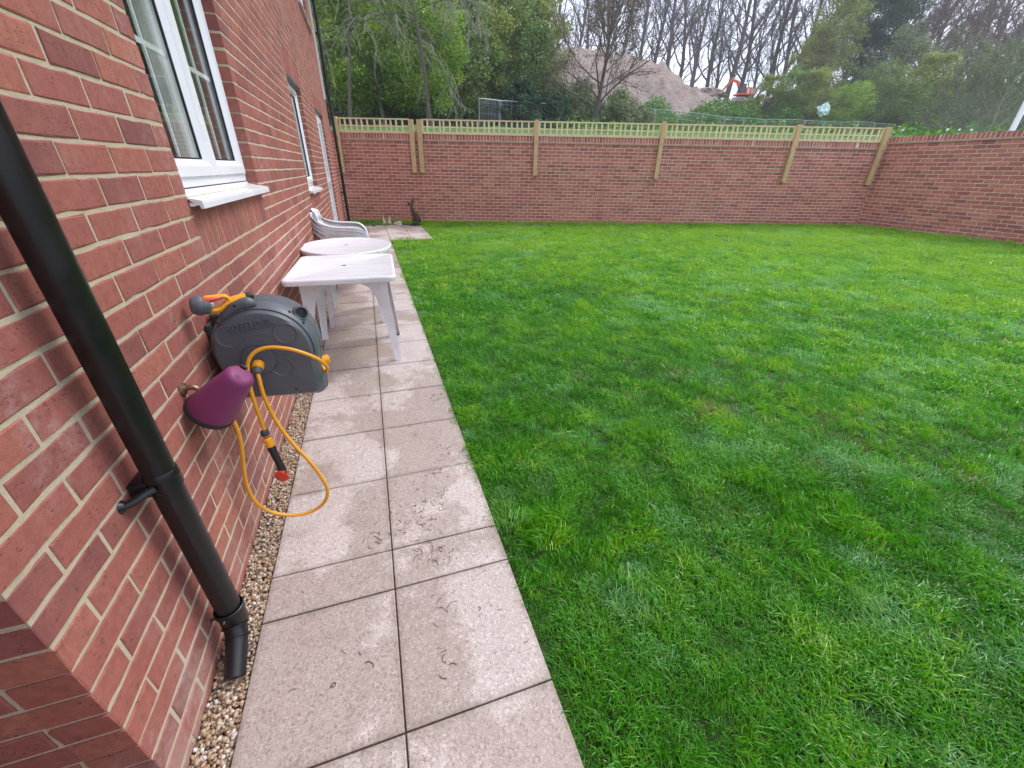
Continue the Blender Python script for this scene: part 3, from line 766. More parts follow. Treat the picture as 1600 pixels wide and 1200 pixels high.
def upvc_window(y0, y1, z0, z1, casements=2, bars=True, sill=True, net=True):
    """white frame set back in the reveal; returns nothing, all parented to the house"""
    X0 = -.062; f = .052; H = z1-z0
    fr = MB(); zs = z0+.012
    for (a, b, c, d) in ((y0+.004, y1-.004, z1-f, z1-.004), (y0+.004, y1-.004, zs, zs+f), (y0+.004, y0+f, zs+f, z1-f), (y1-f, y1-.004, zs+f, z1-f)):
        fr.box((X0-.06, a, c), (X0, b, d))
    n_ = casements; wdt = (y1-y0-2*f)/n_
    fo = fr.build('window', M['white'], house)
    for i in range(n_):
        a = y0+f+i*wdt+(.0 if i == 0 else .003); b = y0+f+(i+1)*wdt-(.0 if i == n_-1 else .003); c0 = zs+f-.012; c1 = z1-f+.012
        a -= .012 if i == 0 else 0; b += .012 if i == n_-1 else 0
        cs = MB(); t_ = .068; XF = X0+.014
        # sash profile: outer flat and bevel towards the glass
        def ringm(A0, B0, C0, D0, x0, A1, B1, C1, D1, x1):
            P0 = [(x0, A0, C0), (x0, B0, C0), (x0, B0, D0), (x0, A0, D0)]; P1 = [(x1, A1, C1), (x1, B1, C1), (x1, B1, D1), (x1, A1, D1)]
            cs.add(np.array(P0+P1, float), [[i_, (i_+1) % 4, 4+(i_+1) % 4, 4+i_] for i_ in range(4)])
        g1 = .040; ringm(a, b, c0, c1, X0-.04, a, b, c0, c1, XF-.002); ringm(a, b, c0, c1, XF-.002, a+.003, b-.003, c0+.003, c1-.003, XF)
        ringm(a+.003, b-.003, c0+.003, c1-.003, XF, a+g1, b-g1, c0+g1, c1-g1, XF)
        ringm(a+g1, b-g1, c0+g1, c1-g1, XF, a+g1+.004, b-g1-.004, c0+g1+.004, c1-g1-.004, XF-.005)
        ringm(a+g1+.004, b-g1-.004, c0+g1+.004, c1-g1-.004, XF-.005, a+t_, b-t_, c0+t_, c1-t_, XF-.026)
        cs.build('sash', M['white'], fo)
        gk = MB()
        for (p, q_, r_, s2) in ((a+t_-.001, b-t_+.001, c0+t_-.001, c0+t_+.005), (a+t_-.001, b-t_+.001, c1-t_-.005, c1-t_+.001), (a+t_-.001, a+t_+.006, c0+t_+.005, c1-t_-.005), (b-t_-.006, b-t_+.001, c0+t_+.005, c1-t_-.005)):
            gk.box((XF-.034, p, r_), (XF-.024, q_, s2))
        gk.build('gasket', M['gasket'], fo)
        for xx in (XF-.034,):
            MB().box((xx-.004, a+t_, c0+t_), (xx, b-t_, c1-t_)).build('pane', M['glass'], fo)
        if bars:
            bb = MB(); cz = (c0+c1)/2+.015; cy = (a+b)/2
            bb.box((XF-.046, a+t_, cz-.010), (XF-.0385, b-t_, cz+.010)); bb.box((XF-.046, cy-.010, c0+t_), (XF-.0385, cy+.010, cz-.010)); bb.box((XF-.046, cy-.010, cz+.010), (XF-.0385, cy+.010, c1-t_))
            bb.build('glazing_bar', M['white'], fo)
        if net:
            ct = MB(); k = 40; yy2 = np.linspace(a+.04, a+.34, k); xx2 = -.19-.02*np.sin(yy2*70)
            v = []
            for zz in (z0+.05, z1): v += [[x_, y_, zz] for x_, y_ in zip(xx2, yy2)]
            ct.add(np.array(v), [[i_, i_+1, k+i_+1, k+i_] for i_ in range(k-1)])
            ct.build('curtain', M['curtain'], fo, smooth=True, fix=False)
    if sill:
        s_ = MB(); pr = [(-.075, z0+.010), (-.062, z0+.010), (-.055, z0-.004), (.030, z0-.020), (.045, z0-.024), (.047, z0-.034), (.047, z0-.052), (.036, z0-.052), (.034, z0-.040), (.02, z0-.036), (.014, z0-.044), (.002, z0-.044), (.002, z0-.020), (-.075, z0-.012)]
        s_.prism(pr, y0-.012, y1+.020, 1); s_.build('sill', M['white'], house)
        dark = MB().box((X0-.02, y0+.006, z0+.006), (X0+.0015, y1-.006, z0+.012)); dark.build('sill_joint', M['gasket'], house)
    return fo
for i, (y0, y1, z0, z1, kd) in enumerate(openings):
    if kd != 'window': continue
    up = z1 > 3
    fo = upvc_window(y0, y1, z0, z1, 2 if y1-y0 > 1.15 else 1, bars=(i == 0 or up), sill=True)
    if not up: MB().box((-.13, y0-.1, z1-.0005), (.0035, y1+.1, z1+.004)).build('lintel', M['lintel'], house)
# back door with side glazing, two tall white leaves
y0, y1, z0, z1, _ = openings[2]
MB().box((-.13, y0-.1, z1-.0005), (.0035, y1+.1, z1+.004)).build('lintel', M['lintel'], house)
dr = MB(); X0 = -.055
for (a, b, c, d) in ((y0+.004, y1-.004, z1-.06, z1-.004), (y0+.004, y0+.06, G, z1-.06), (y1-.06, y1-.004, G, z1-.06), ((y0+y1)/2-.035, (y0+y1)/2+.035, G+.05, z1-.06)): dr.box((X0-.06, a, c), (X0, b, d))
do = dr.build('door_frame', M['white'], house)
for a, b in ((y0+.06, (y0+y1)/2-.035), ((y0+y1)/2+.035, y1-.06)):
    dl = MB()
    for (p, q_, r_, s2) in ((a+.003, a+.09, G+.05, z1-.065), (b-.09, b-.003, G+.05, z1-.065), (a+.09, b-.09, G+.05, G+.25), (a+.09, b-.09, z1-.16, z1-.065), (a+.09, b-.09, G+1.05, G+1.16)): dl.bbox((X0-.045, p, r_), (X0+.016, q_, s2), .004)
    dl.build('door_leaf', M['white'], do)
    MB().box((X0-.02, a+.09, G+.25), (X0-.012, b-.09, z1-.16)).build('pane', M['glass'], do)
MB().bbox((-.09, y0, G-.03), (.06, y1, G+.02), .006).build('threshold', M['white'], house)
MB().bbox((X0+.018, (y0+y1)/2-.075, G+1.0), (X0+.05, (y0+y1)/2-.05, G+1.13), .004).build('door_handle', M['galv'], do)
# white board running down the far corner
MB().box((.001, YE-.62, 2.93), (.040, YE-.52, TOPZ-.12)).build('corner_board', M['white'], house)
# unseen block added behind the viewpoint to keep light off the return wall
nb = thing('shade_block', 'made-up unseen brick outbuilding standing close behind the near corner of the house', 'blocker', (-3.2, -3.2, 0))
MB().box((-2.5, -2.6, 0), (3.06, 3.17, 2.8)).build('wall', M['gbrick_s'], nb); MB().box((-2.6, -2.7, 2.8), (3.12, 3.56, 2.95)).build('roof', M['rooftile'], nb)  # its wall and overhanging roof are made up, only to block light

# ------------------------------------------------------------------ downpipes
def downpipe(X, Yp, zlo, zhi, label, r=.034, brackets=(), shoe=True, collars=()):
    t = thing('drainpipe', label, 'drainpipe', (X, Yp, 0))
    MB().tube([(0, 0, zlo), (0, 0, (zlo+zhi)/2), (0, 0, zhi)], r, 32).build('pipe', M['black'], t, auto=40)
    for z in brackets:
        b = MB(); b.lathe([(-.016, r+.0005), (-.016, r+.004), (.016, r+.004), (.016, r+.0005)], (0, 0, z), (0, 0, 1), 32, False, False)
        for s in (-1, 1):
            b.tube(spline([(-.004, s*(r+.002), z+.004), (-.02, s*(r+.012), z+.002), (-X*.55, s*(r+.024), z-.003), (-X+.006, s*(r+.034), z-.008)], 12), .0105, 8)
            b.lathe([(0, .017), (.006, .012), (.010, .007), (.014, .006)], (-X, s*(r+.036), z-.009), (1, 0, 0), 12)
        b.bbox((-X+.002, -.034, z-.024), (-r*.6, .034, z+.020), .004)
        b.build('bracket', M['black'], t, auto=40)
    for z in collars:
        MB().lathe([(-.05, r+.001), (-.048, r+.003), (0, r+.003), (.004, r+.0005)], (0, 0, z), (0, 0, 1), 32, False, False).build('joint_collar', M['black'], t, auto=40)
    if shoe:
        s = MB(); s.lathe([(.05, r+.005), (.048, r+.0075), (.030, r+.0075), (.026, r+.004), (-.02, r+.004), (-.03, r+.002)], (0, 0, zlo), (0, 0, 1), 32, False, False)
        pts_ = spline([(0, 0, zlo+.02), (0, 0, zlo-.005), (0, -.006, zlo-.025), (.004, -.035, zlo-.055), (.006, -.085, zlo-.083), (.008, -.135, zlo-.108)], 24)
        s.tube(pts_, np.linspace(r+.001, r-.005, len(pts_)), 28)
        for i in (9, 12): 
            d = pts_[i+1]-pts_[i]; s.lathe([(-.003, r+.001), (-.002, r+.0045), (.002, r+.0045), (.003, r+.001)], pts_[i], d, 28, False, False)
        s.build('shoe', M['black'], t, auto=40)
        sc_ = MB().tube([(-.004, -r-.004, zlo+.036), (-.004, -r-.018, zlo+.034)], .006, 8); sc_.tube([(.004-r, -r*.6, zlo+.036), (-.012-r, -r*.8, zlo+.036)], .005, 8); sc_.build('clip_lug', M['black'], t)
    return t
downpipe(.062, .79, G+.115, TOPZ-.1, 'thick black round downpipe crossing the near corner brickwork at the left edge', brackets=(.885, 2.75, 4.6), collars=(.915,))
downpipe(.095, 12.12, G+.02, TOPZ-.1, 'thin black downpipe at the far end of the house wall, beside the trellis', r=.034, brackets=(1.0, 2.62, 4.2), shoe=False)

# ------------------------------------------------------------------ garden walls
def garden_wall(name, label, O, n, length, ztop, zbase, pit, off, coping_top, ledge):
    t = thing(name, label, 'garden wall', (float(O[0]), float(O[1]), 0))
    d = np.array([-n[1], n[0], 0.]); n3 = np.array([n[0], n[1], 0.]); ang = math.atan2(n[1], n[0]); bl = pit*3; H = pit-.0115
    br = []; k = 0; z = ztop-pit
    while z > zbase-pit:
        s = -((k % 2)*bl/2)-off*bl
        while s < length:
            a = max(s+.006, 0); b = min(s+bl-.006, length)
            if b-a > .03: br.append((a, z+.006, b-a, H))
            s += bl
        k += 1; z -= pit
    lay_bricks(t, br, np.array(O, float), n, .10, M['gbrick'], M['gbrick_s'], 300, 'brickwork')
    mm = Matrix.Rotation(ang, 4, 'Z')
    MB().box((-.215, 0, 0), (-.005, length, ztop), mm).box((-.205, 0, ztop), (.0035, length, coping_top-.006), mm).build('wall_core', M['mortar_far'], t)
    # ledge of flat tiles under the coping
    lg = MB(); s = 0
    while s < length:
        e = min(s+.27, length); lg.box((-.235, s+.002, ledge[0]), (.022+rng.normal(0, .002), e-.002, ledge[1]), mm); s = e
    lg.build('tile_ledge', M['ledge'], t)['kind'] = 'stuff'
    cp = []; s = 0.; VV = []; FF = []; nn = 0; cw = pit
    R = np.array([n3, d, [0, 0, 1.]]).T
    while s < length-.03:
        v, f = brick_verts(int(rng.integers(0, 7)), min(cw-.011, length-s), coping_top-ledge[1]-.006, .22)
        VV.append((v+np.array([.006+rng.normal(0, .001), s, ledge[1]+.004]))@R.T); FF.append(f+nn); nn += len(v); s += cw
    o = link('coping_brick', mesh_np('coping_brick', np.concatenate(VV), np.concatenate(FF), M['gbrick_s']), t); o['kind'] = 'stuff'
    return t
nF = (-NF[0], -NF[1])
garden_wall('garden_wall', 'long red brick garden wall across the back of the lawn, with trellis on top', F0, nF, SEND, 2.213, .2, .0798, .3, 2.425, (2.215, 2.248))
garden_wall('garden_wall', 'red brick garden wall without trellis along the right side of the lawn', RC+np.array([0, .09, 0]), (-1, 0), 12.6, 2.345, .3, .0845, .1, 2.500, (2.347, 2.380))

for o_, (s_, w_) in zip((bpy.data.objects['garden_wall'],)*3, ((2.235, .014), (7.22, .014), (14.50, .02))):
    MB().box((.001, s_-w_/2, .25), (.004, s_+w_/2, 2.21), Matrix.Rotation(math.atan2(nF[1], nF[0]), 4, 'Z')).build('movement_joint', M['red_sealant'], o_)

# ------------------------------------------------------------------ posts and trellis
mmF = Matrix.Translation(F0)@Matrix.Rotation(TH, 4, 'Z')       # local x along the wall, y outward away from the garden
def fw(s, v, z): return F0+DF*s+NF*v+np.array([0, 0, z])
posts = [(.19, 2.715, 1.44, .105, 'leftmost timber post on the back wall, beside the black downpipe'), (2.13, 2.68, 1.475, .115, 'left one of the close pair of timber posts on the back wall'),
         (2.335, 2.68, 1.475, .115, 'right one of the close pair of timber posts on the back wall'), (5.36, 2.72, 1.46, .10, 'single timber post between the two trellis panels below the soil mound'),
         (8.62, 2.74, 1.44, .10, 'timber post on the back wall, just left of the excavator'), (12.08, 2.73, 1.42, .115, 'second timber post from the right corner'), (14.36, 2.715, 1.385, .115, 'rightmost timber post, at the corner of the two walls')]
for s, zt_, zb_, wd, lab in posts:
    t = thing('trellis_post', lab+', pale wood', 'post', fw(s, -.06, 0), TH, 'timber posts bolted to the back wall')
    MB().bbox((-wd/2, -.045, zb_), (wd/2, .035, zt_), .004).build('post', M['post'], t)
    for zz in (zb_+.12, zb_+.45, zb_+.8): MB().lathe([(0, .010), (.005, .010), (.008, .005)], (0.01, -.045, zz), (0, -1, 0), 8).build('bolt', M['blackdull'], t)
panels = [(.245, 2.07, 'short trellis panel at the far left of the back wall'), (2.395, 5.305, 'second trellis panel from the left, right of the paired posts'), (5.415, 8.565, 'trellis panel in the middle of the back wall, under the soil mound'),
          (8.675, 12.02, 'trellis panel right of centre, under the excavator'), (12.14, 14.30, 'short trellis panel nearest the right-hand corner')]
for a, b, lab in panels:
    t = thing('trellis', lab+', pale wooden laths', 'trellis', fw(a, -.02, 0), TH, 'trellis panels along the top of the back wall'); L = b-a
    def rail(z0, z1, y0_, y1_, nm): 
        MB().box((0, y0_, z0), (L, y1_, z1)).build(nm, M['slat'], t)
    rail(2.672, 2.700, -.022, .022, 'top_rail'); rail(2.515, 2.545, .004, .022, 'middle_rail'); rail(2.372, 2.425, .004, .024, 'bottom_rail')
    n_ = max(2, round(L/.147)); 
    sm = [MB().box((-.021, -.012, 2.372), (.021, .003, 2.671)).mesh('slat', M['slat'])]
    for i in range(n_+1):
        o = link('slat', sm[0], t, (.022+(L-.044)*i/n_, 0, 0)); o.rotation_euler = (0, rng.normal(0, .006), 0)

# ------------------------------------------------------------------ hose reel
RYF = 1.385                                # front of the casing
reel = thing('hose_reel', 'grey wall-mounted hose reel casing with raised lettering, on the brick wall above the gravel', 'hose reel', (0, 1.5, .96))
def reel_outline(sc, y, n=64, cx=.203, cz=.968, R_=.187, bot=-.222, left=-.192, right=.182):
    P_ = []
    # arc from right side over the top to the left, then down to the flat bottom
    for a in np.linspace(-18, 200, 44): P_.append((R_*math.cos(rad(a)), R_*math.sin(rad(a))))
    def corner(c0, c1, r_, a0, a1, k=7): return [(c0+r_*math.cos(rad(a)), c1+r_*math.sin(rad(a))) for a in np.linspace(a0, a1, k)]
    P_ += corner(left+.055, bot+.065, .045, 200, 262)
    P_ += corner(right-.030, bot+.030, .030, 275, 350)
    P_ = np.array(P_); return np.stack([cx+P_[:, 0]*sc, np.full(len(P_), y), cz+(P_[:, 1]+.01)*sc-.01], 1)-np.array([0, 1.5, .96])
mb = MB(); mb.loft([reel_outline(.80, RYF), reel_outline(.845, RYF+.002), reel_outline(.875, RYF+.010), reel_outline(.945, RYF+.030), reel_outline(.975, RYF+.050), reel_outline(.985, RYF+.075), reel_outline(1.0, RYF+.078), reel_outline(1.0, RYF+.092), reel_outline(.985, RYF+.095), reel_outline(.98, RYF+.150), reel_outline(.95, RYF+.190), reel_outline(.88, RYF+.212)])
mb.build('casing', M['reel'], reel, auto=30)
ro = np.array([0, 1.5, .96])
def face(px, py): p = on(px, py, 1, RYF); return p-ro
def ring_disc(c, R_, depth=.004, name='moulded_ring', mat='reel', disc=True):
    m_ = MB(); m_.lathe([(.001, R_+.003), (-.0025, R_+.0015), (-.0028, R_-.001), (-.0005, R_-.005), (.0006, R_-.012)], c, (0, 1, 0), 40, False, False)
    return m_.build(name, M[mat], reel, auto=50)
for (px, py, rr) in ((356, 527, .041), (446, 521, .040), (441, 573, .040), (398, 603, .036)): ring_disc(face(px, py), rr)
m_ = MB(); m_.lathe([(.002, .064), (-.003, .063), (-.003, .060), (.0005, .0585), (-.004, .057), (-.005, .050), (-.005, .0)], face(405, 562), (0, 1, 0), 48, False, False); m_.build('hub_cover', M['reel'], reel, auto=30)
# raised lettering and arrow
def text_mesh(body, size, ext):
    c = bpy.data.curves.new('lettering', 'FONT'); c.body = body; c.size = size; c.extrude = ext; c.space_character = 1.06; c.resolution_u = 3; c.align_x = 'CENTER'; c.offset = .0012
    o = bpy.data.objects.new('lettering', c); COL.objects.link(o); dg = bpy.context.evaluated_depsgraph_get()
    me = bpy.data.meshes.new_from_object(o.evaluated_get(dg)); bpy.data.objects.remove(o); me.materials.append(M['reel']); return me
me = text_mesh('HOZELOCK', .037, .0056)
p0, p1 = face(356, 519), face(428, 505)
o = link('lettering', me, reel, tuple((p0+p1)/2+np.array([0, -.0012, 0])))
tx = MB(); 
o.rotation_euler = (rad(90), rad(-math.degrees(math.atan2(p1[2]-p0[2], p1[0]-p0[0]))), 0); o.scale = (.78, 1, 1)
us = MB(); c_ = (p0+p1)/2
a_ = math.atan2(p1[2]-p0[2], p1[0]-p0[0])
us.box((-.08, -.0025, -.0012), (.08, .001, .0012), Matrix.Translation(c_+np.array([.002, 0, -.010]))@Matrix.Rotation(-a_, 4, 'Y')); us.build('underline', M['reel'], reel)
ar = face(398, 527); pts_ = [ar+np.array([x, -.001, .010-.9*x*x*8]) for x in np.linspace(-.035, .028, 9)]
am = MB().tube(pts_, .0022, 6); am.prism([(pts_[-1][0]-.001, pts_[-1][2]+.010), (pts_[-1][0]+.016, pts_[-1][2]-.002), (pts_[-1][0]-.003, pts_[-1][2]-.012)], -1.5+RYF-.0025, -1.5+RYF+.001, 1)
am.build('arrow', M['reel'], reel)
# top lugs, side rib, small screw holes
for (px, py, yy_, rr) in ((470, 489, RYF+.055, .021),):
    c = on(px, py, 1, yy_)-ro
    MB().lathe([(.05, rr+.006), (.0, rr+.007), (-.010, rr+.004), (-.010, rr), (.03, rr*.95)], c, (-.35, 1, -.3), 24, False, False).build('hose_port', M['reel'], reel, auto=40)
    MB().lathe([(.0, .0), (.001, rr)], c+np.array([-.0, .008, 0]), (-.35, 1, -.3), 24, False, False).build('port_hole', M['gasket'], reel)
lug = MB(); A = on(352, 492, 1, RYF+.03)-ro; B = on(388, 473, 1, RYF+.03)-ro
lug.tube(spline([A+np.array([-.012, 0, -.03]), A, (A+B)/2+np.array([-.002, 0, .009]), B, B+np.array([.02, .01, -.016])], 24), [.010]*0+list(np.interp(np.linspace(0, 1, 25), [0, .3, .75, 1], [.010, .019, .021, .008])), 14); lug.build('gun_holder', M['reel'], reel, auto=40)
hl = MB()
for px, py, yy_ in ((366, 478, RYF+.008), (337, 504, RYF+.03), (452, 488, RYF+.035), (474, 505, RYF+.03), (487, 581, RYF+.012), (463, 608, RYF-.002)):
    c = on(px, py, 1, yy_)-ro; hl.lathe([(0, .0045), (.006, .0045)], c, (0, 1, 0), 10)
hl.build('screw_hole', M['gasket'], reel)
# groove rib following the outer edge
gr = reel_outline(.915, RYF+.018)[2:34]; MB().tube(gr, .0035, 6).build('casing_rib', M['reel'], reel, auto=60)
# wall plate and swing bracket
wb = MB(); wb.bbox((.001, -.01, -.13), (.016, .10, .10), .004); wb.bbox((.012, .03, -.12), (.05, .09, .13), .008); wb.build('wall_bracket', M['reeldark'], reel)
# outlet roller at the front right
oc = on(508, 562, 1, RYF+.10)-ro
MB().lathe([(-.018, .016), (-.016, .020), (.016, .020), (.018, .016), (.018, .012)], oc, (1, .25, .1), 20, True, True).build('outlet_roller', M['yellow'], reel, auto=40)
MB().bbox(tuple(oc+np.array([-.045, -.02, -.034])), tuple(oc+np.array([-.008, .02, .03])), .004).build('outlet_guide', M['reeldark'], reel)

# ------------------------------------------------------------------ hose with its fittings
hose = thing('garden_hose', 'loose yellow garden hose looping from the reel front down over the gravel and tap', 'hose', (.2, 1.3, .9))
ho = np.array([.2, 1.3, .9])
def pt(px, py, y_): return on(px, py, 1, y_)-ro*0
A1 = [(401, 577, 1.36), (405, 592, 1.325), (413, 620, 1.31), (430, 655, 1.30), (455, 690, 1.28), (483, 720, 1.26), (504, 748, 1.25), (512, 768, 1.245), (506, 786, 1.24), (485, 800, 1.235), (455, 805, 1.23), (424, 800, 1.23), (400, 785, 1.23), (387, 762, 1.225), (381, 735, 1.22), (378, 705, 1.21), (372, 675, 1.20), (360, 650, 1.19), (350, 638, 1.18)]
MB().tube(spline([pt(*p) for p in A1], 150), .0072, 12).build('hose_length', M['hose'], None, smooth=True).parent = hose
B1 = [(503, 570, 1.455), (509, 580, 1.43), (511, 574, 1.395), (500, 563, 1.37), (478, 553, 1.355), (450, 545, 1.35), (420, 543, 1.35), (400, 549, 1.345), (389, 562, 1.335), (387, 580, 1.325), (391, 605, 1.31), (398, 630, 1.30), (407, 655, 1.295), (414, 675, 1.29)]
MB().tube(spline([pt(*p) for p in B1], 120), .0072, 12).build('hose_length', M['hose'], None, smooth=True).parent = hose
for o in hose.children: o.location = -ho
hose.location = ho
def lathe_px(prof, a, b, n=24):
    A_, B_ = np.array(a), np.array(b); L = np.linalg.norm(B_-A_)
    return MB().lathe([(t*L, r_) for t, r_ in prof], A_-ho, (B_-A_)/L, n)
c0 = pt(404, 566, RYF-.005); c1 = pt(401, 584, 1.335)
lathe_px([(0, .017), (.15, .021), (.55, .021), (.6, .018)], c0, c1).build('hose_connector', M['yellow'], hose, auto=40)
lathe_px([(.56, .018), (.62, .0185), (.92, .016), (1.0, .012)], c0, c1).build('connector_collar', M['reel'], hose, auto=40)
g0 = pt(412, 672, 1.29); g1 = pt(417, 684, 1.285); g2 = pt(423, 697, 1.28); g3 = pt(443, 737, 1.265)
MB().lathe([(0, .011), (.004, .0155), (.020, .0155), (.024, .013)], g0-ho, g1-g0, 18).build('connector_collar', M['reeldark'], hose, auto=40)
L12 = np.linalg.norm(g2-g1); MB().lathe([(0, .0135), (.003, .0165), (L12*.8, .0165), (L12, .015)], g1-ho, g2-g1, 18).build('hose_connector', M['yellow'], hose, auto=40)
gb = MB(); L23 = np.linalg.norm(g3-g2); gb.lathe([(0, .013), (.01, .0155), (.02, .0145), (L23*.75, .0135), (L23*.86, .0155), (L23, .013)], g2-ho, g3-g2, 18); gb.build('spray_handle', M['blackdull'], hose, auto=40)
dd = (g3-g2)/L23; sp_ = g3-ho+dd*.004+np.array([-.004, -.006, 0])
MB().lathe([(-.012, .010), (-.008, .020), (0, .0265), (.010, .0275), (.013, .022), (.014, .0)], sp_+np.array([0, -.004, -.004]), (-.25, -.9, -.15), 26).build('spray_head', M['red'], hose, auto=40)
MB().tube([sp_+np.array([.012, -.008, .002]), sp_+np.array([.020, -.016, .018])], .004, 8).build('trigger', M['blackdull'], hose)

# spray gun parked on top of the reel
ga = on(303, 477, 1, 1.375); gb_ = on(386, 468, 1, 1.435); gunax = (gb_-ga); GL = np.linalg.norm(gunax); gx = gunax/GL
gun = thing('spray_gun', 'yellow and grey hose spray gun with red lever, lying between the wall and reel top', 'spray gun', tuple(ga))
upv = np.array([0, 0, 1.]); side = np.cross(gx, upv); side /= np.linalg.norm(side); up2 = np.cross(side, gx)
def gp(a, b, c=0.): return gx*a*GL+up2*b+side*c
MB().lathe([(-.012, .014), (-.008, .027), (.004, .0335), (.018, .0355), (.022, .034), (.024, .031), (.040, .030), (.048, .020)], (0, 0, 0), gx+up2*-.15, 26).build('nozzle', M['reel'], gun, auto=40)
yb_ = MB()
fr1 = spline([gp(.12, -.012), gp(.22, -.021), (gp(.42, -.022)), gp(.58, -.006), gp(.72, .003), gp(.98, .011)], 30); fr2 = spline([gp(.14, .010), gp(.22, .020), gp(.45, .021), gp(.60, .020), gp(.66, .006)], 20)
for off in (-.008, .008): yb_.tube(fr1+side*off, .0070, 8); yb_.tube(fr2+side*off, .0060, 8)
yb_.tube(fr1+up2*-.006, .0078, 8); yb_.tube(fr2, .006, 8)
body = MB(); bp = spline([gp(.60, -.001), gp(.74, .005), gp(.99, .012)], 10); body.tube(bp, np.linspace(.012, .0135, len(bp)), 16)
yb_.build('gun_frame', M['yellow'], gun, auto=50); body.build('gun_grip', M['yellow'], gun, auto=50)
for a in (.25, .34, .43, .52): MB().cbox(tuple(gp(a, -.018)), (.003, .016, .012)).build('gun_rib', M['yellow'], gun)
lv = MB(); lv.tube(spline([gp(.16, .014, .012), gp(.27, .016, .014), gp(.40, .017, .012), gp(.54, .018, .008)], 12), list(np.linspace(.0115, .005, 13)), 8); lv.build('lever', M['red'], gun, auto=50)
MB().lathe([(0, .008), (.02, .008), (.022, .006)], gp(.3, .0), side, 12).build('valve', M['galv'], gun)
MB().lathe([(0, .0125), (.018, .014), (.024, .010)], gp(.99, .012), gx, 16).build('gun_socket', M['blackdull'], gun, auto=40)

# ------------------------------------------------------------------ tap and its cover
tap = thing('garden_tap', 'dull brass outside tap on the brick wall, half hidden behind the purple cover', 'tap', (0, 1.175, .955))
t_ = MB(); t_.lathe([(0, .022), (.006, .021), (.010, .012), (.012, .009)], (0.001, 0, 0), (1, 0, 0), 20); t_.tube(spline([(.006, 0, 0), (.028, .0, .004), (.042, 0, -.004), (.046, 0, -.026)], 16), .0085, 12)
t_.build('tap_body', M['brass'], tap, auto=50)
MB().lathe([(0, .010), (.006, .0145), (.024, .0145), (.030, .011)], (.046, 0, -.020), (.05, 0, -1), 8).build('tap_nut', M['brass'], tap)
t2 = MB(); t2.tube([(.001, 0, -.085), (.030, 0, -.083)], .007, 10); t2.lathe([(0, .013), (.005, .013)], (0.001, 0, -.085), (1, 0, 0), 16); t2.lathe([(0, .012), (.010, .015), (.03, .013)], (.026, 0, -.083), (.7, 0, -.3), 10); t2.build('tap_spout', M['brass'], tap, auto=50)
cA = on(331, 640, 1, 1.165); cB = on(378, 584, 1, 1.135); cover = thing('tap_cover', 'purple plastic cone-shaped tap jacket sticking out from the brick wall', 'tap cover', tuple(cA))
ax = cB-cA; CL = np.linalg.norm(ax); ax /= CL
MB().lathe([(-.002, .072), (.004, .0725), (CL*.25, .0665), (CL*.84, .0465), (CL*.93, .0435), (CL*.985, .037), (CL, .025), (CL+.001, .0)], (0, 0, 0), ax, 48, False, False).build('jacket', M['purple'], cover, auto=45)
MB().lathe([(-.012, .0735), (-.011, .0760), (.002, .0750), (.004, .073)], (0, 0, 0), ax, 48, False, False).build('rim', M['blackdull'], cover, auto=45)
MB().lathe([(0, .0), (.001, .072)], (0, 0, 0), ax, 48, False, False).build('lining', M['blackdull'], cover)
sl_ = on(381, 574, 1, 1.118)-cA
MB().bbox((-.010, -.005, -.005), (.010, .005, .005), .001, Matrix.Translation(sl_)@Matrix.Rotation(rad(35), 4, 'Y')@Matrix.Rotation(rad(-25), 4, 'Z')).build('strap_slot', M['gasket'], cover)
cr_ = on(395, 611, 1, 1.14)-cA
# ------------------------------------------------------------------ white plastic tables and chairs
def rounded_rect(w_, d_, r_, n=6):
    P_ = []
    for cx, cy, a0 in ((w_/2-r_, d_/2-r_, 0), (-w_/2+r_, d_/2-r_, 90), (-w_/2+r_, -d_/2+r_, 180), (w_/2-r_, -d_/2+r_, 270)):
        for a in np.linspace(a0, a0+90, n): P_.append((cx+r_*math.cos(rad(a)), cy+r_*math.sin(rad(a))))
    return np.array(P_)
def table_leg(t, x, y, sx, sy, H, topw=.15, z0=0.):
    """angle-section leg flaring into the apron, foot splayed outwards"""
    zz = np.array([0, .25, .5, .68, .80, .90, .96, 1.])*(H-.03); wv = np.array([.045, .052, .062, .074, .095, .135, .20, .24])*topw/.15
    inset = np.array([-.035, -.025, -.012, -.003, 0, 0, 0, 0])
    m_ = MB(); th_ = .006
    for ax_ in (0, 1):
        for out_ in (0,):
            V = []
            for z, w2, ins in zip(zz, wv, inset):
                ox, oy = x-sx*ins, y-sy*ins
                if ax_ == 0: a = (ox, oy, z); b = (ox-sx*w2, oy, z); c = (ox-sx*w2, oy-sy*th_, z); d = (ox-sx*th_*.0, oy-sy*th_, z)
                else: a = (ox-.0008*sx, oy-.0008*sy, z); b = (ox-.0008*sx, oy-sy*w2, z); c = (ox-sx*th_, oy-sy*w2, z); d = (ox-sx*th_, oy-sy*.0008, z)
                V.append(np.array([a, b, c, d]))
            m_.loft(V)
    m_.build('leg', M['plastic'], t, auto=40)
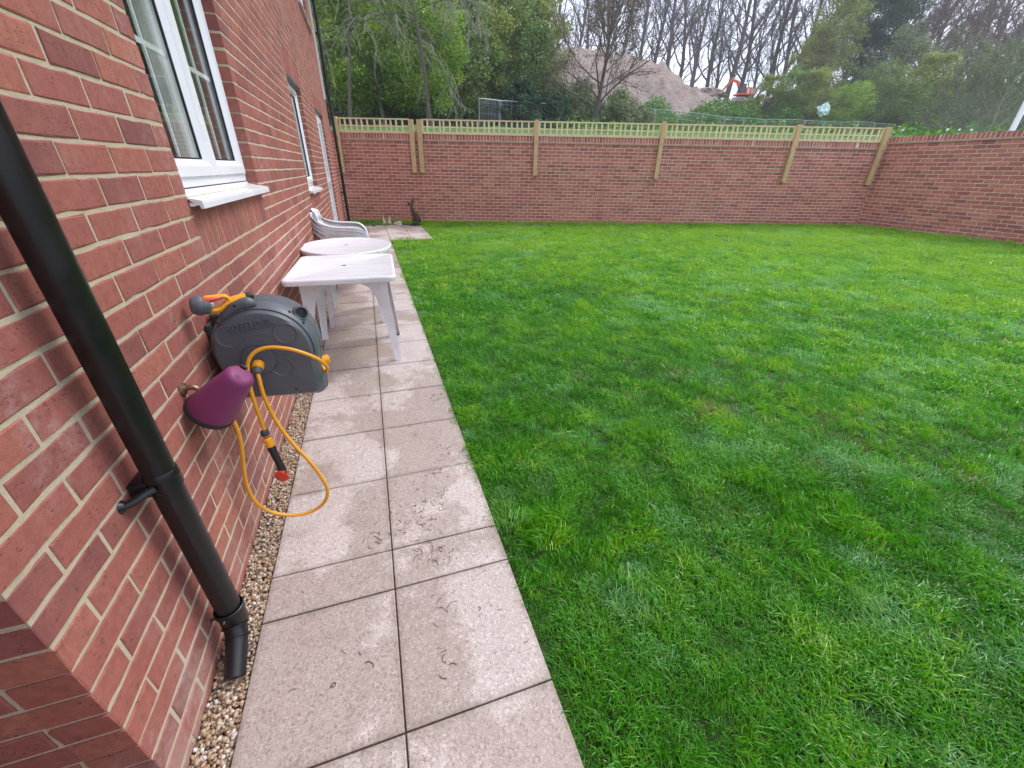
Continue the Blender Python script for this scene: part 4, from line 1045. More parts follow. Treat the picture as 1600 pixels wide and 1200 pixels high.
def plastic_table(name, label, cx, cy, H, outline, legs, rotz, topw):
    t = thing(name, label, 'table', (cx, cy, G), rotz)
    def lp(s, z): return np.stack([outline[:, 0]*s[0], outline[:, 1]*s[1], np.full(len(outline), z)], 1)
    hx, hy = np.abs(outline[:, 0]).max(), np.abs(outline[:, 1]).max()
    e = lambda d: (1-d/hx, 1-d/hy)
    m_ = MB(); m_.loft([lp(e(.016), H-.022), lp(e(.010), H-.038), lp(e(.002), H-.038), lp(e(0), H-.030), lp(e(0), H-.010), lp(e(.004), H-.003), lp(e(.012), H), lp(e(.020), H-.001), lp(e(.024), H-.003)])
    m_.build('tabletop', M['plastic'], t, auto=28)
    MB().lathe([(0, .026), (.0012, .025), (.0012, .019)], (0, 0, H-.003), (0, 0, 1), 24, False, False).build('parasol_hole_rim', M['plastic'], t)
    MB().lathe([(0, .019), (.0006, .0)], (0, 0, H-.0025), (0, 0, 1), 24, False, False).build('parasol_hole', M['blackdull'], t)
    for x, y, sx, sy in legs: table_leg(t, x, y, sx, sy, H-.02, topw)
    return t
o1 = rounded_rect(.745, .90, .05)
plastic_table('plastic_table', 'rectangular white plastic garden table, the nearer of the two tables', .408, 3.205, .72, o1, [(.305, -.27, 1, -1), (.325, .29, 1, 1), (-.285, .29, -1, 1), (-.30, -.27, -1, -1)], rad(-1.5), .15)
th_ = np.linspace(0, 2*math.pi, 64, endpoint=False); o2 = np.stack([.42*np.cos(th_), .50*np.sin(th_)], 1)
plastic_table('plastic_table', 'round white plastic garden table standing just behind the rectangular one', .392, 4.18, .72, o2, [(.24, -.27, 1, -1), (.24, .27, 1, 1), (-.22, .27, -1, 1), (-.22, -.30, -1, -1)], 0, .12)

def ribbon(m_, path_, width, thick, upref=(0, 0, 1)):
    """sweep of a flat strip; width is sideways, thickness along the local normal"""
    P_ = np.array(path_, float); tan = np.gradient(P_, axis=0); tan /= np.linalg.norm(tan, axis=1)[:, None]; wd = np.broadcast_to(width, (len(P_),)); V = []
    for p, t_, w_ in zip(P_, tan, wd):
        s = np.cross(t_, upref); s /= np.linalg.norm(s)+1e-9; n_ = np.cross(s, t_)
        V.append(np.array([p-s*w_/2, p+s*w_/2, p+s*w_/2-n_*thick, p-s*w_/2-n_*thick]))
    m_.loft(V)
def chair(label, dz):
    # faces +x, back to the wall; local origin under the seat centre
    t = thing('plastic_chair', label, 'chair', (.30, 5.42, G+dz), 0, 'stack of white plastic chairs against the house wall')
    # seat and backrest as curved sheets
    def sheet(name, f, nu=10, nv=9, th=.006, slots=None):
        U = np.linspace(0, 1, nu); Vv = np.linspace(-1, 1, nv); top = np.array([[f(u, v_) for v_ in Vv] for u in U]).reshape(-1, 3)
        q = []
        for i in range(nu-1):
            for j in range(nv-1):
                if slots and slots(i, j): continue
                a = i*nv+j; q.append([a, a+1, a+nv+1, a+nv])
        me = mesh_np(name, top, np.array(q), M['plastic'], True); o = link(name, me, t); md_ = o.modifiers.new('thick', 'SOLIDIFY'); md_.thickness = th; md_.offset = -1; return o
    sheet('seat', lambda u, v_: (.24-.44*u, v_*(.235-.03*u), .425+.02*v_*v_-.012*u-.028*math.sin(u*3.0)+(.0 if u > .06 else -.03)), 10, 9)
    def backf(u, v_):
        w_ = .215+.03*math.sin(u*math.pi*.9)-.06*max(0, u-.8)*5*0; z = .43+.42*u-.035*(v_**2)*u; x = -.20-.095*u-.02*u*u+.055*v_*v_*(.5+.5*u)
        return (x, v_*w_, z)
    sheet('backrest', backf, 13, 13, .007, slots=lambda i, j: (j % 2 == 1) and 2 <= i <= 8 and 1 <= j <= 11)
    for s in (-1, 1):
        am_ = MB(); pth = spline([(-.30, s*.175, .82), (-.265, s*.225, .74), (-.17, s*.262, .685), (-.05, s*.282, .660), (.10, s*.285, .652), (.20, s*.280, .635), (.262, s*.272, .57), (.285, s*.268, .47)], 30)
        ribbon(am_, pth, np.interp(np.linspace(0, 1, len(pth)), [0, .2, .7, 1], [.05, .085, .095, .07]), .008)
        V_s = [np.array([p_+(0, s*.040, 0), p_+(0, s*.040, -.042*k_), p_+(0, s*.034, -.042*k_), p_+(0, s*.034, 0)]) for p_, k_ in zip(pth, np.interp(np.linspace(0, 1, len(pth)), [0, .3, 1], [.3, 1, 1]))]
        am_.loft(V_s)
        am_.build('armrest', M['plastic'], t, auto=50)
        for fx, zt2 in ((1, .48), (-1, .46)):
            lg = MB(); V = []
            for u in np.linspace(0, 1, 7):
                z = zt2*(1-u); x = (.272 if fx > 0 else -.215)+(.025 if fx > 0 else -.075)*u; y = s*(.262+.02*u); w_ = .062-.022*u
                V.append(np.array([(x, y, z), (x-fx*w_, y, z), (x-fx*w_, y-s*.006, z), (x-fx*.006, y-s*.006, z), (x-fx*.006, y-s*w_*.8, z), (x, y-s*w_*.8, z)]))
            lg.loft(V); lg.build('leg', M['plastic'], t, auto=40)
    return t
for i, (lab, dz) in enumerate([('bottom white plastic armchair of the stack, its feet on the paving', 0), ('white plastic armchair second from the bottom of the stack', .046), ('white plastic armchair second from the top of the stack', .092), ('topmost white plastic armchair of the stack, its slotted back uncovered', .138)]):
    c = chair(lab, dz); c.location.x += .004*i; c.rotation_euler = (0, 0, rad((-1, 1.2, -.6, .8)[i])); c.scale = (1, 1, .96)

# ------------------------------------------------------------------ ornaments at the back of the patio
def skinned(name, joints, edges, radii, mat, parent, sub=2):
    me = bpy.data.meshes.new(name); me.from_pydata(joints, edges, []); o = link(name, me, parent)
    md_ = o.modifiers.new('skin', 'SKIN')
    for v_, r_ in zip(me.skin_vertices[0].data, radii): v_.radius = r_ if isinstance(r_, tuple) else (r_, r_)
    me.skin_vertices[0].data[0].use_root = True
    md2 = o.modifiers.new('sub', 'SUBSURF'); md2.levels = md2.render_levels = sub
    dg = bpy.context.evaluated_depsgraph_get(); m2 = bpy.data.meshes.new_from_object(o.evaluated_get(dg)); o.modifiers.clear(); o.data = m2
    m2.materials.clear(); m2.materials.append(mat); m2.polygons.foreach_set('use_smooth', np.ones(len(m2.polygons), bool)); return o
def leafshape(mb_, base, tip, w_, nrm_, thick=.012):
    base, tip, nrm_ = map(lambda a: np.array(a, float), (base, tip, nrm_)); d = tip-base; s = np.cross(d, nrm_); s /= np.linalg.norm(s); V = []
    for u, ww in ((0, .35), (.2, .8), (.45, 1), (.7, .85), (.9, .45), (1, .08)):
        c = base+d*u; a = np.linspace(0, 2*math.pi, 8, endpoint=False)
        V.append(np.array([c+s*math.cos(x)*w_*ww/2+nrm_*math.sin(x)*thick*ww/2 for x in a]))
    mb_.loft(V)
HX, HY = 1.80, 11.72
hare = thing('hare_statue', 'dark bronze sitting hare statue with long upright ears at the patio corner', 'statue', (HX, HY, G)); hare.scale = (.88, .88, .9)
# sits facing left, in profile: body slopes up to the head
skinned('body', [(.05, 0, .10), (.075, 0, .17), (.035, 0, .28), (-.03, 0, .36), (-.055, 0, .42), (-.065, 0, .50), (-.105, 0, .53)], [(0, 1), (1, 2), (2, 3), (3, 4), (4, 5), (5, 6)],
        [(.115, .12), (.135, .125), (.115, .105), (.080, .080), (.052, .055), (.060, .056), (.034, .030)], M['bronze'], hare)
for s in (-1, 1):
    skinned('front_leg', [(-.035, s*.038, .33), (-.055, s*.040, .18), (-.075, s*.040, .04), (-.105, s*.040, .022)], [(0, 1), (1, 2), (2, 3)], [.030, .024, .017, .018], M['bronze'], hare)
    skinned('hind_leg', [(.09, s*.07, .12), (.02, s*.09, .13), (.06, s*.09, .04), (-.06, s*.085, .026)], [(0, 1), (1, 2), (2, 3)], [.060, .050, .030, .022], M['bronze'], hare)
e_ = MB(); leafshape(e_, (-.06, .015, .53), (-.005, .03, .78), .075, (.1, 1, 0), .02); leafshape(e_, (-.085, -.015, .54), (-.20, -.02, .67), .06, (.1, 1, 0), .02); e_.build('ear', M['bronze'], hare, auto=60)
MB().lathe([(0, .012), (.004, .010)], (-.085, -.046, .515), (0, -1, 0), 10).build('eye', M['gasket'], hare)
b_ = MB(); b_.add(*[(lambda P_: (P_, None, None))(np.zeros((0, 3)))][0]) if False else None
ob = np.stack([.16*np.cos(th_), .085*np.sin(th_)], 1)
bb_ = MB(); bb_.loft([np.stack([ob[:, 0]*s-.02, ob[:, 1]*s, np.full(64, z)], 1) for s, z in ((1, 0), (1, .018), (.94, .024))]); bb_.build('base', M['bronze'], hare, auto=40)
def small_rabbit(x, label, k, flip=1):
    t = thing('rabbit_ornament', label, 'ornament', (x, 11.74, G), 0, 'small stone ornaments along the back of the patio')
    skinned('body', [(.02*flip, 0, .045), (.01*flip, 0, .10), (-.012*flip, 0, .155), (-.02*flip, 0, .19), (-.045*flip, 0, .197)], [(0, 1), (1, 2), (2, 3), (3, 4)], [(.05*k, .05), (.045*k, .045), (.028, .03), (.032, .03), (.018, .018)], M['stone'], t, 1)
    for s in (-1, 1): skinned('front_leg', [(-.02*flip, s*.02, .12), (-.035*flip, s*.02, .06), (-.045*flip, s*.02, .012)], [(0, 1), (1, 2)], [.014, .011, .012], M['stone'], t, 1)
    e2 = MB(); leafshape(e2, (-.012*flip, .012, .205), (.005*flip, .016, .26), .024, (.1, 1, 0), .01); leafshape(e2, (-.02*flip, -.012, .205), (-.028*flip, -.016, .262), .024, (.1, 1, 0), .01); e2.build('ear', M['stone'], t, auto=60)
small_rabbit(.985, 'left one of two small pale stone rabbits sitting up at the patio edge', 1.0, 1)
small_rabbit(1.12, 'right one of two small pale stone rabbits, next to the lying stone animal', 1.1, -1)
ly = thing('lying_ornament', 'pale mottled stone animal lying curled between the small rabbits and the dark hare', 'ornament', (1.37, 11.72, G), 0, 'small stone ornaments along the back of the patio')
skinned('body', [(.07, 0, .062), (0, 0, .068), (-.07, 0, .05), (-.12, -.01, .05), (-.155, -.02, .04)], [(0, 1), (1, 2), (2, 3), (3, 4)], [(.07, .065), (.082, .068), (.06, .05), (.042, .038), (.024, .022)], M['stone'], ly, 2)
skinned('leg', [(.06, -.05, .03), (-.02, -.075, .022), (-.10, -.07, .018)], [(0, 1), (1, 2)], [.03, .022, .016], M['stone'], ly, 1)
e2 = MB(); leafshape(e2, (-.12, .02, .08), (-.105, .03, .125), .03, (1, .2, 0), .01); leafshape(e2, (-.13, -.03, .08), (-.12, -.04, .122), .03, (1, .2, 0), .01); e2.build('ear', M['stone'], ly, auto=60)
dk = thing('toad_ornament', 'tiny dark stone creature, leftmost of the patio ornaments', 'ornament', (.72, 11.74, G), 0, 'small stone ornaments along the back of the patio')
skinned('body', [(.03, 0, .03), (-.02, 0, .04), (-.055, 0, .045)], [(0, 1), (1, 2)], [(.04, .03), (.045, .038), (.028, .026)], M['darkstone'], dk, 2)
skinned('foot', [(.03, -.03, .014), (-.03, -.045, .012), (-.06, -.05, .01)], [(0, 1), (1, 2)], [.014, .012, .01], M['darkstone'], dk, 1)

# ------------------------------------------------------------------ the hillside beyond the wall
HV = np.array([0, 3, 8, 12, 25, 38, 42, 50, 60, 75, 120, 260]); HZ = np.array([2.0, 2.60, 3.12, 3.35, 4.1, 5.3, 5.8, 8.1, 10.6, 11.0, 9.5, 6.])
def hill(s, v_):
    s = np.asarray(s, float); v_ = np.asarray(v_, float); z = np.interp(v_, HV, HZ)
    z = z+2.2*smooth(14, 34, v_)*smooth(14, 2, s)-1.2*smooth(24, 60, s)*smooth(10, 40, v_)
    return z+6.0*smooth(49, 62, s)*smooth(48, 72, v_)
def hpos(s, v_, dz=0): 
    return F0+DF*s+NF*v_+np.array([0, 0, float(hill(s, v_))+dz])
def spot(px, v_):
    """distance along the wall line at which pixel column px of a point near eye height crosses offset v_"""
    d = ray(px, 180); A_ = CAM-F0; t = (v_-A_@NF)/(d@NF); P_ = CAM+d*t; return float((P_-F0)@DF)
sg = np.linspace(-70, 130, 120); vg = np.concatenate([np.linspace(.24, 45, 60), np.linspace(46.5, 80, 26), np.linspace(86, 260, 20)])
S_, V_ = np.meshgrid(sg, vg, indexing='ij'); Zh = hill(S_, V_)+.12*np.sin(S_*1.3+V_)*smooth(2, 8, V_)
def terrain(name, mask, mat):
    P_ = F0+S_[..., None]*DF+V_[..., None]*NF; P_[..., 2] = Zh; ny = len(vg); i = (np.arange(len(sg)-1)[:, None]*ny+np.arange(ny-1)[None])
    mk = mask(S_[:-1, :-1], V_[:-1, :-1]); i = i[mk]
    return tag(link(name, mesh_np(name, P_.reshape(-1, 3), np.stack([i, i+ny, i+ny+1, i+1], 1), mat, True)), kind='structure')
wood = lambda s, v_: (s < 9.5+.12*v_) & (v_ > 12.5)
terrain('meadow', lambda s, v_: ~wood(s, v_), M['meadow']); terrain('woodland_floor', wood, M['woodfloor'])
# field beside the right-hand wall
v, q = grid_mesh(np.linspace(RWX+.24, 60, 20), np.linspace(-50, 9, 20), lambda X, Y: 1.4+.02*(X-RWX)+0*Y)
tag(link('side_field', mesh_np('side_field', v, q, M['meadow'], True)), kind='structure')
# spoil mound, its ridge falling to the right
MSX = [spot(p_, 58) for p_ in (780, 835, 880, 940, 1000, 1035, 1065, 1100, 1125)]; MSZ = [13.0, 15.6, 15.9, 15.6, 14.6, 13.2, 11.6, 10.2, 8.5]
ms = np.linspace(MSX[0], MSX[-1], 130); mv = np.linspace(44, 74, 100); MS, MV = np.meshgrid(ms, mv, indexing='ij')
ridge = np.interp(MS, MSX, MSZ)
prof = smooth(44, 56, MV)*smooth(78, 62, MV)
nzv = np.array([mnoise.fractal(Vector((a*.6, b*.35, 2.)), .8, 2.1, 6) for a, b in zip(MS.ravel(), MV.ravel())]).reshape(MS.shape)
gzv = hill(MS, MV); ZM = gzv-.5+(ridge-gzv+.5)*prof+nzv*.55*smooth(44, 50, MV)
P_ = F0+MS[..., None]*DF+MV[..., None]*NF; P_[..., 2] = ZM; ny = len(mv); i = (np.arange(len(ms)-1)[:, None]*ny+np.arange(ny-1)[None]).ravel()
tag(link('spoil_mound', mesh_np('spoil_mound', P_.reshape(-1, 3), np.stack([i, i+ny, i+ny+1, i+1], 1), M['mound'], True)), kind='structure')

# ---- tree makers
def bare_tree_mesh(seed, H, trunk_r, lean=0, spread=.8, limbs=14, first=.3, droop=0., n2=7, n3=7, twig=.012, limbL=.42, upturn=.35):
    r = np.random.default_rng(seed); tr = MB(); cr_ = MB(); tips = []
    def walk(p, d, L, k, wig, up):
        pts_ = [p]; d = d/np.linalg.norm(d)
        for i in range(k):
            d = d+r.normal(0, wig, 3)+np.array([0, 0, up]); d /= np.linalg.norm(d); p = p+d*L/k; pts_.append(p)
        return np.array(pts_), d
    tp, _ = walk(np.zeros(3), np.array([lean, 0, 1.]), H, 9, .05, .04); tr.tube(tp, np.interp(np.linspace(0, 1, 10), [0, .08, 1], [trunk_r*1.25, trunk_r, trunk_r*.12]), 8)
    for i in range(limbs):
        u = first+(1-first)*(i+.5)/limbs*.97; q_ = u*9; j = int(q_); p = tp[j]*(1-(q_-j))+tp[min(j+1, 9)]*(q_-j)
        a = i*2.4+r.normal(0, .4); el = spread*(1-.45*u); d = np.array([math.cos(a)*el, math.sin(a)*el, .55+.5*u]); L = H*limbL*(1.15-.75*(u-first)/(1-first))*r.uniform(.75, 1.15)
        lp, ld = walk(p, d, L, 6, .14, upturn*.2-droop*.25); lr = trunk_r*.42*(1.1-u*.75); tr.tube(lp, np.linspace(lr, lr*.25, 7), 5)
        for i2 in range(n2):
            u2 = .2+.8*(i2+.6)/n2; q2 = min(u2*6, 5.99); j2 = int(q2); p2 = lp[j2]*(1-(q2-j2))+lp[j2+1]*(q2-j2)
            dd2 = (lp[j2+1]-lp[j2]); dd2 /= np.linalg.norm(dd2); d2 = dd2+r.normal(0, .55, 3)+np.array([0, 0, .15-droop*.5]); L2 = L*.5*(1.2-.6*u2)*r.uniform(.6, 1.2)
            bp_, _ = walk(p2, d2, L2, 5, .2, .06-droop*.30); br_ = max(lr*.3, twig*1.2); cr_.tube(bp_, np.linspace(br_, twig*.8, 6), 4, False)
            for i3 in range(n3):
                u3 = .15+.85*(i3+.5)/n3; q3 = min(u3*5, 4.99); j3 = int(q3); p3 = bp_[j3]*(1-(q3-j3))+bp_[j3+1]*(q3-j3)
                dd3 = bp_[j3+1]-bp_[j3]; dd3 /= np.linalg.norm(dd3)+1e-9
                tw, _ = walk(p3, dd3+r.normal(0, .6, 3), L2*.42*r.uniform(.5, 1.2), 3, .25, .05-droop*.32); cr_.tube(tw, np.linspace(twig, twig*.35, 4), 3, False); tips.append(tw)
    return tr, cr_, np.concatenate(tips)
def leaf_cloud(seed, centers, n, size, jitter, outward=None, flat=.0):
    r = np.random.default_rng(seed); c = centers[r.integers(0, len(centers), n)]+r.normal(0, jitter, (n, 3)); d1 = r.normal(size=(n, 3)); d1 /= np.linalg.norm(d1, axis=1)[:, None]
    d2 = r.normal(size=(n, 3)); d2 -= d1*(d1*d2).sum(1)[:, None]; d2 /= np.linalg.norm(d2, axis=1)[:, None]; s = size*r.uniform(.5, 1.3, (n, 1))
    v_ = np.stack([c-d1*s, c+d2*s*.55, c+d1*s, c-d2*s*.55], 1); return v_.reshape(-1, 3), np.arange(4*n).reshape(n, 4)
def crown_centers(seed, h0, H, R_, nb, shape='round', dens=.9):
    """points on many small clumps spread through an uneven crown"""
    r = np.random.default_rng(seed); out = []
    for _ in range(nb):
        u = r.uniform(0, 1)
        if shape == 'cone': rad_ = R_*(1-u)**.8+.15
        elif shape == 'column': rad_ = R_*math.sin(math.pi*(.12+.80*u))**.6
        elif shape == 'mound': rad_ = R_*math.sqrt(max(0, 1-u**2))
        else: rad_ = R_*math.sin(math.pi*(.1+.86*u))**.7
        a = r.uniform(0, 6.28); q_ = rad_*math.sqrt(r.uniform(.1, 1))*r.uniform(.75, 1.12); c = np.array([math.cos(a)*q_, math.sin(a)*q_, h0+(H-h0)*u]); k = int(r.integers(14, 34)); br = R_*r.uniform(.10, .24)
        x = r.normal(size=(k, 3)); x /= np.linalg.norm(x, axis=1)[:, None]; x[:, 2] = x[:, 2]*.7+.12; out.append(c+x*br*r.uniform(.5, 1.05, (k, 1)))
    return np.concatenate(out)
def add_tree(label, cat, name, pos, trunk_mesh, crown_mesh, scale=1., rz=0., group=None):
    t = thing(name, label, cat, tuple(pos), rz, group); t.scale = (scale,)*3 if not isinstance(scale, tuple) else scale
    if trunk_mesh: link('trunk', trunk_mesh, t)
    if crown_mesh: link('crown', crown_mesh, t)
    return t
def leafy(seed, H, R_, nleaf, lsize, mat, bark, shape='round', h0=.15, nb=60, jit=.12, trunk_r=.12, limbs=7, name='crown'):
    tr, cr_, tips = bare_tree_mesh(seed, H*.9, trunk_r, 0, .9, limbs, .2, 0, 3, 2, .012, .45)
    cc = crown_centers(seed+1, H*h0, H, R_, nb, shape); v_, f_ = leaf_cloud(seed+2, cc, nleaf, lsize, jit)
    tm = MB(); tm.v = tr.v+cr_.v; 
    # join trunk and branches into one trunk mesh
    off = sum(len(x) for x in tr.v); tm.f4 = tr.f4+[x+off for x in cr_.f4]; tm.f3 = tr.f3+[x+off for x in cr_.f3]; tm.n = tr.n+cr_.n
    return tm.mesh('trunk', bark), mesh_np(name, v_, f_, mat)
def bare(seed, mat, twigmat, buds=0, budmat=None, **kw):
    tr, cr_, tips = bare_tree_mesh(seed, **kw); tmesh = tr.mesh('trunk', mat)
    v_ = np.concatenate(cr_.v); f4 = np.concatenate(cr_.f4); cm = mesh_np('crown', v_, f4, twigmat)
    if buds:
        bv, bf = leaf_cloud(seed+5, tips, buds, .05, .08); n0 = len(v_); 
        cm = mesh_np('crown', np.concatenate([v_, bv]), np.concatenate([f4, bf+n0]), twigmat); cm.materials.append(budmat or M['bud'])
        mi = np.zeros(len(cm.polygons), np.int32); mi[len(f4):] = 1; cm.polygons.foreach_set('material_index', mi)
    return tmesh, cm

def at(px, v_, dz=0): return hpos(spot(px, v_), v_, dz)
# -- left wood
BR = [leafy(300+i, 6.5, 2.7, 15000, .085, M['leaf_bright'], M['bark_grey'], 'round', .22, 95, .16, .11) for i in range(3)]
MD = [leafy(320+i, 8.5, 3.2, 16000, .10, M['leaf_mid'], M['bark_grey'], 'round', .06, 100, .20, .15) for i in range(3)]
OL = [leafy(340+i, 8.0, 2.9, 24000, .085, M['leaf_olive'], M['bark_grey'], 'round', .06, 90, .18, .13) for i in range(2)]
GY = [leafy(350+i, 7.5, 3.0, 14000, .085, M['leaf_grey'], M['bark_pale'], 'round', .05, 90, .22, .12, 12) for i in range(2)]
CF = [leafy(360+i, 15, 3.2, 26000, .115, M['leaf_dark'], M['bark_dark'], 'column', .05, 130, .25, .25) for i in range(2)]
TL = leafy(370, 2.6, 1.7, 7000, .09, M['leaf_teal'], M['bark_grey'], 'mound', .0, 60, .12, .05)
W1 = bare(401, M['bark_dark'], M['bark_pale'], H=10, trunk_r=.085, lean=-.1, spread=1.6, limbs=22, first=.35, droop=1.0, n2=9, n3=7, twig=.011, limbL=.40, upturn=.2)
BT = bare(402, M['bark_dark'], M['bark_brown'], 9000, M['bud'], H=8.2, trunk_r=.17, spread=1.35, limbs=24, first=.14, droop=0.05, n2=9, n3=9, twig=.016, limbL=.56)
SK = [bare(410+i, M['bark_dark'], M['bark_dark'], H=19+i, trunk_r=.36, lean=(.06, -.04, .12, .02, -.08)[i], spread=.62, limbs=19, first=.16, n2=9, n3=8, twig=.024, limbL=.34) for i in range(5)]
TH_ = [bare(430+i, M['bark_pale'], M['bark_grey'], 9000, M['leaf_grey'], H=6.5, trunk_r=.12, spread=1.1, limbs=18, first=.08, n2=8, n3=8, twig=.014, limbL=.5) for i in range(2)]
BW = [bare(440+i, M['bark_brown'], M['bark_brown'], 5000, M['bud'], H=14, trunk_r=.3, spread=.9, limbs=24, first=.08, n2=10, n3=9, twig=.026, limbL=.38) for i in range(3)]
gL = 'trees of the wood beyond the left part of the back wall'
T = add_tree
for lab, px, v_, src, sc_ in [
    ('fresh green leafy tree at the far left, right beside the house end', 520, 12.5, BR[0], 1.05), ('bright green tree with low leaves behind the paired trellis posts', 600, 13.5, BR[1], 1.0),
    ('bright green tree standing just right of the dark gap under the wood', 668, 13, BR[2], .92), ('mid green tree rising behind the first bright green tree by the house', 560, 19, MD[0], 1.15),
    ('mid green tree in the middle of the left wood, above the paired posts', 640, 20, MD[1], 1.2), ('mid green leafy tree left of the construction fence panels', 705, 18, MD[2], .95),
    ('olive green tree in front of the wood, above the short fence run', 752, 21, OL[0], 1.0), ('mid green rounded tree left of the soil mound', 800, 23, MD[0], .95),
    ('grey-green half-leafed tree between the wood and the bare tree', 842, 25, GY[0], .72), ('grey-green tree high in the middle of the left wood', 735, 26, GY[1], 1.5),
    ('olive tree at the right end of the left wood, touching the mound', 815, 29, OL[1], 1.25), ('mid green tree filling the wood behind the olive tree', 770, 30, MD[1], 1.35), ('mid green tree deep in the wood above the house end', 535, 24, MD[2], 1.4)]:
    T(lab, 'tree', 'leafy_tree', at(px, v_, -.2), src[0], src[1], sc_, rng.uniform(0, 6), gL)
for lab, px, v_, sc_ in [('tall dark conifer at the left edge of the wood above the house', 505, 27, 1.0), ('tall dark conifer above the paired trellis posts', 585, 29, 1.05), ('tall dark conifer right of centre in the left wood', 655, 31, 1.1), ('dark conifer standing over the olive tree, nearest the mound', 728, 36, 1.05)]:
    T(lab, 'conifer', 'conifer', at(px, v_, -.2), CF[0][0], CF[int(px) % 2][1], sc_, rng.uniform(0, 6), 'dark conifers at the back of the left wood')
T('pale bare tree whose long drooping branches hang in front of the left wood', 'tree', 'bare_tree', at(672, 9.3, -.1), W1[0], W1[1], .95, 1.0)
T('smaller pale bare tree with drooping twigs beside the end of the house', 'tree', 'bare_tree', at(545, 10, -.1), W1[0], W1[1], .95, 3.7)
T('blue-green round shrub behind the construction fence panels', 'shrub', 'shrub', at(815, 19, -.2), TL[0], TL[1], 1.0, 0)
T('low blue-green shrub left of the round one, at the fence corner', 'shrub', 'shrub', at(775, 17.5, -.2), TL[0], TL[1], .62, 2)
T('low blue-green shrub to the right of the round one, under the bare tree', 'shrub', 'shrub', at(868, 20, -.2), TL[0], TL[1], .75, 4)
TG = leafy(375, 2.8, 2.0, 9000, .08, M['leaf_grey'], M['bark_grey'], 'mound', .0, 70, .14, .05)
for px, v_, sc_, lab in ((875, 25, 1.0, 'low grey-green shrub left of the budding bare tree'), (905, 27, 1.15, 'low grey-green shrub directly behind the trunk of the budding tree'), (965, 27, 1.1, 'low grey-green shrub right of the budding tree trunk'), (1000, 29, .8, 'small grey-green shrub at the left end of the long fence run'), (840, 24, 1.1, 'grey-green shrub between the round blue-green shrub and the mound')):
    T(lab, 'shrub', 'shrub', at(px, v_, -.3), TG[0], TG[1], sc_, px, 'low shrubs around the budding bare tree')
T('spreading bare tree with brown buds in front of the soil mound', 'tree', 'bare_tree', at(928, 22, -.2), BT[0], BT[1], 1.0, .6)
# -- skyline trees on and behind the mound
gS = 'tall bare trees along the skyline'
sk = [(848, 76, 'leftmost skyline tree, over the left end of the mound'), (868, 84, 'thin dark skyline tree just left of the budding tree'), (893, 78, 'skyline tree standing behind the left half of the budding tree'), (915, 88, 'far skyline tree directly behind the budding tree'), (938, 76, 'skyline tree behind the right half of the budding tree'),
      (962, 82, 'skyline tree over the middle of the mound top'), (986, 74, 'dark skyline tree where the mound begins to fall'), (1008, 80, 'skyline tree just right of the mound shoulder'), (1030, 70, 'skyline tree over the upper mound slope'), (1052, 76, 'skyline tree over the middle of the mound slope'),
      (1072, 66, 'leaning skyline tree low on the mound slope'), (1094, 72, 'skyline tree over the foot of the mound'), (1112, 84, 'far thin skyline tree left of the excavator arm'), (1128, 68, 'stout dark skyline tree left of the excavator'), (1148, 72, 'skyline tree directly behind the excavator arm'), (1168, 80, 'thin skyline tree above the excavator cab'),
      (1192, 70, 'skyline tree right of the excavator'), (1212, 66, 'stout skyline tree over the first green bush'), (1236, 74, 'skyline tree left of the tall yellow-green tree'), (1262, 82, 'skyline tree hidden by the tall yellow-green tree')]
for i, (px, v_, lab) in enumerate(sk):
    src = SK[(i*3) % 5]; s = spot(px, v_); z = float(hill(s, v_)); 
    s5 = spot(px, 58); z = max(z, min(float(np.interp(s5, MSX, MSZ)), 14.5)-1.2)
    P_ = F0+DF*s+NF*v_; P_[2] = z-.3
    T('bare dark tree: '+lab, 'tree', 'bare_tree', P_, src[0], src[1], rng.uniform(.9, 1.15), rng.uniform(0, 6), gS)
# -- right-hand bushes and trees
for lab, px, v_, src, sc_ in [
    ('yellow-green bush right of the excavator', 1192, 46, OL[0], .66), ('mid green bush between the excavator and the blue sheeting', 1228, 45, MD[0], .72), ('bright bush just left of the pale blue sheeting', 1262, 44, OL[1], .78),
    ('bright green low bush right of the pale blue sheeting', 1325, 43, BR[0], .85), ('green bush left of the wide grey-green thicket', 1362, 46, MD[1], .85), ('rounded green bush with lit top over the right end of the trellis', 1430, 44, OL[0], 1.05), ('dark green bush tucked under the lit rounded bush', 1405, 42, MD[2], .72),
    ('grey-green willow-like tree above the low bright bush', 1375, 52, GY[0], 1.35)]:
    T(lab, 'bush', 'bush', at(px, v_, -.3), src[0], src[1], (sc_*1.12, sc_*1.12, sc_), rng.uniform(0, 6), 'bushes beyond the right part of the back wall')
YT = leafy(380, 15.5, 3.1, 42000, .11, M['leaf_olive'], M['bark_grey'], 'column', .05, 150, .3, .2)
T('tall yellow-green tree reaching the top of the picture right of the excavator', 'tree', 'leafy_tree', at(1268, 56, -.3), YT[0], YT[1], 1.05, 1)
T('shorter yellow-green tree leaning on the left of the tall one', 'tree', 'leafy_tree', at(1242, 60, -.3), OL[0][0], OL[0][1], (1.1, 1.1, 1.15), 4)
T('big dark conifer right of the tall yellow-green tree', 'conifer', 'conifer', at(1345, 60, -.3), CF[0][0], CF[0][1], (1.3, 1.3, 1.1), 0)
T('second dark conifer just behind the big one on the right', 'conifer', 'conifer', at(1318, 66, -.3), CF[1][0], CF[1][1], (1.2, 1.2, 1.05), 2)
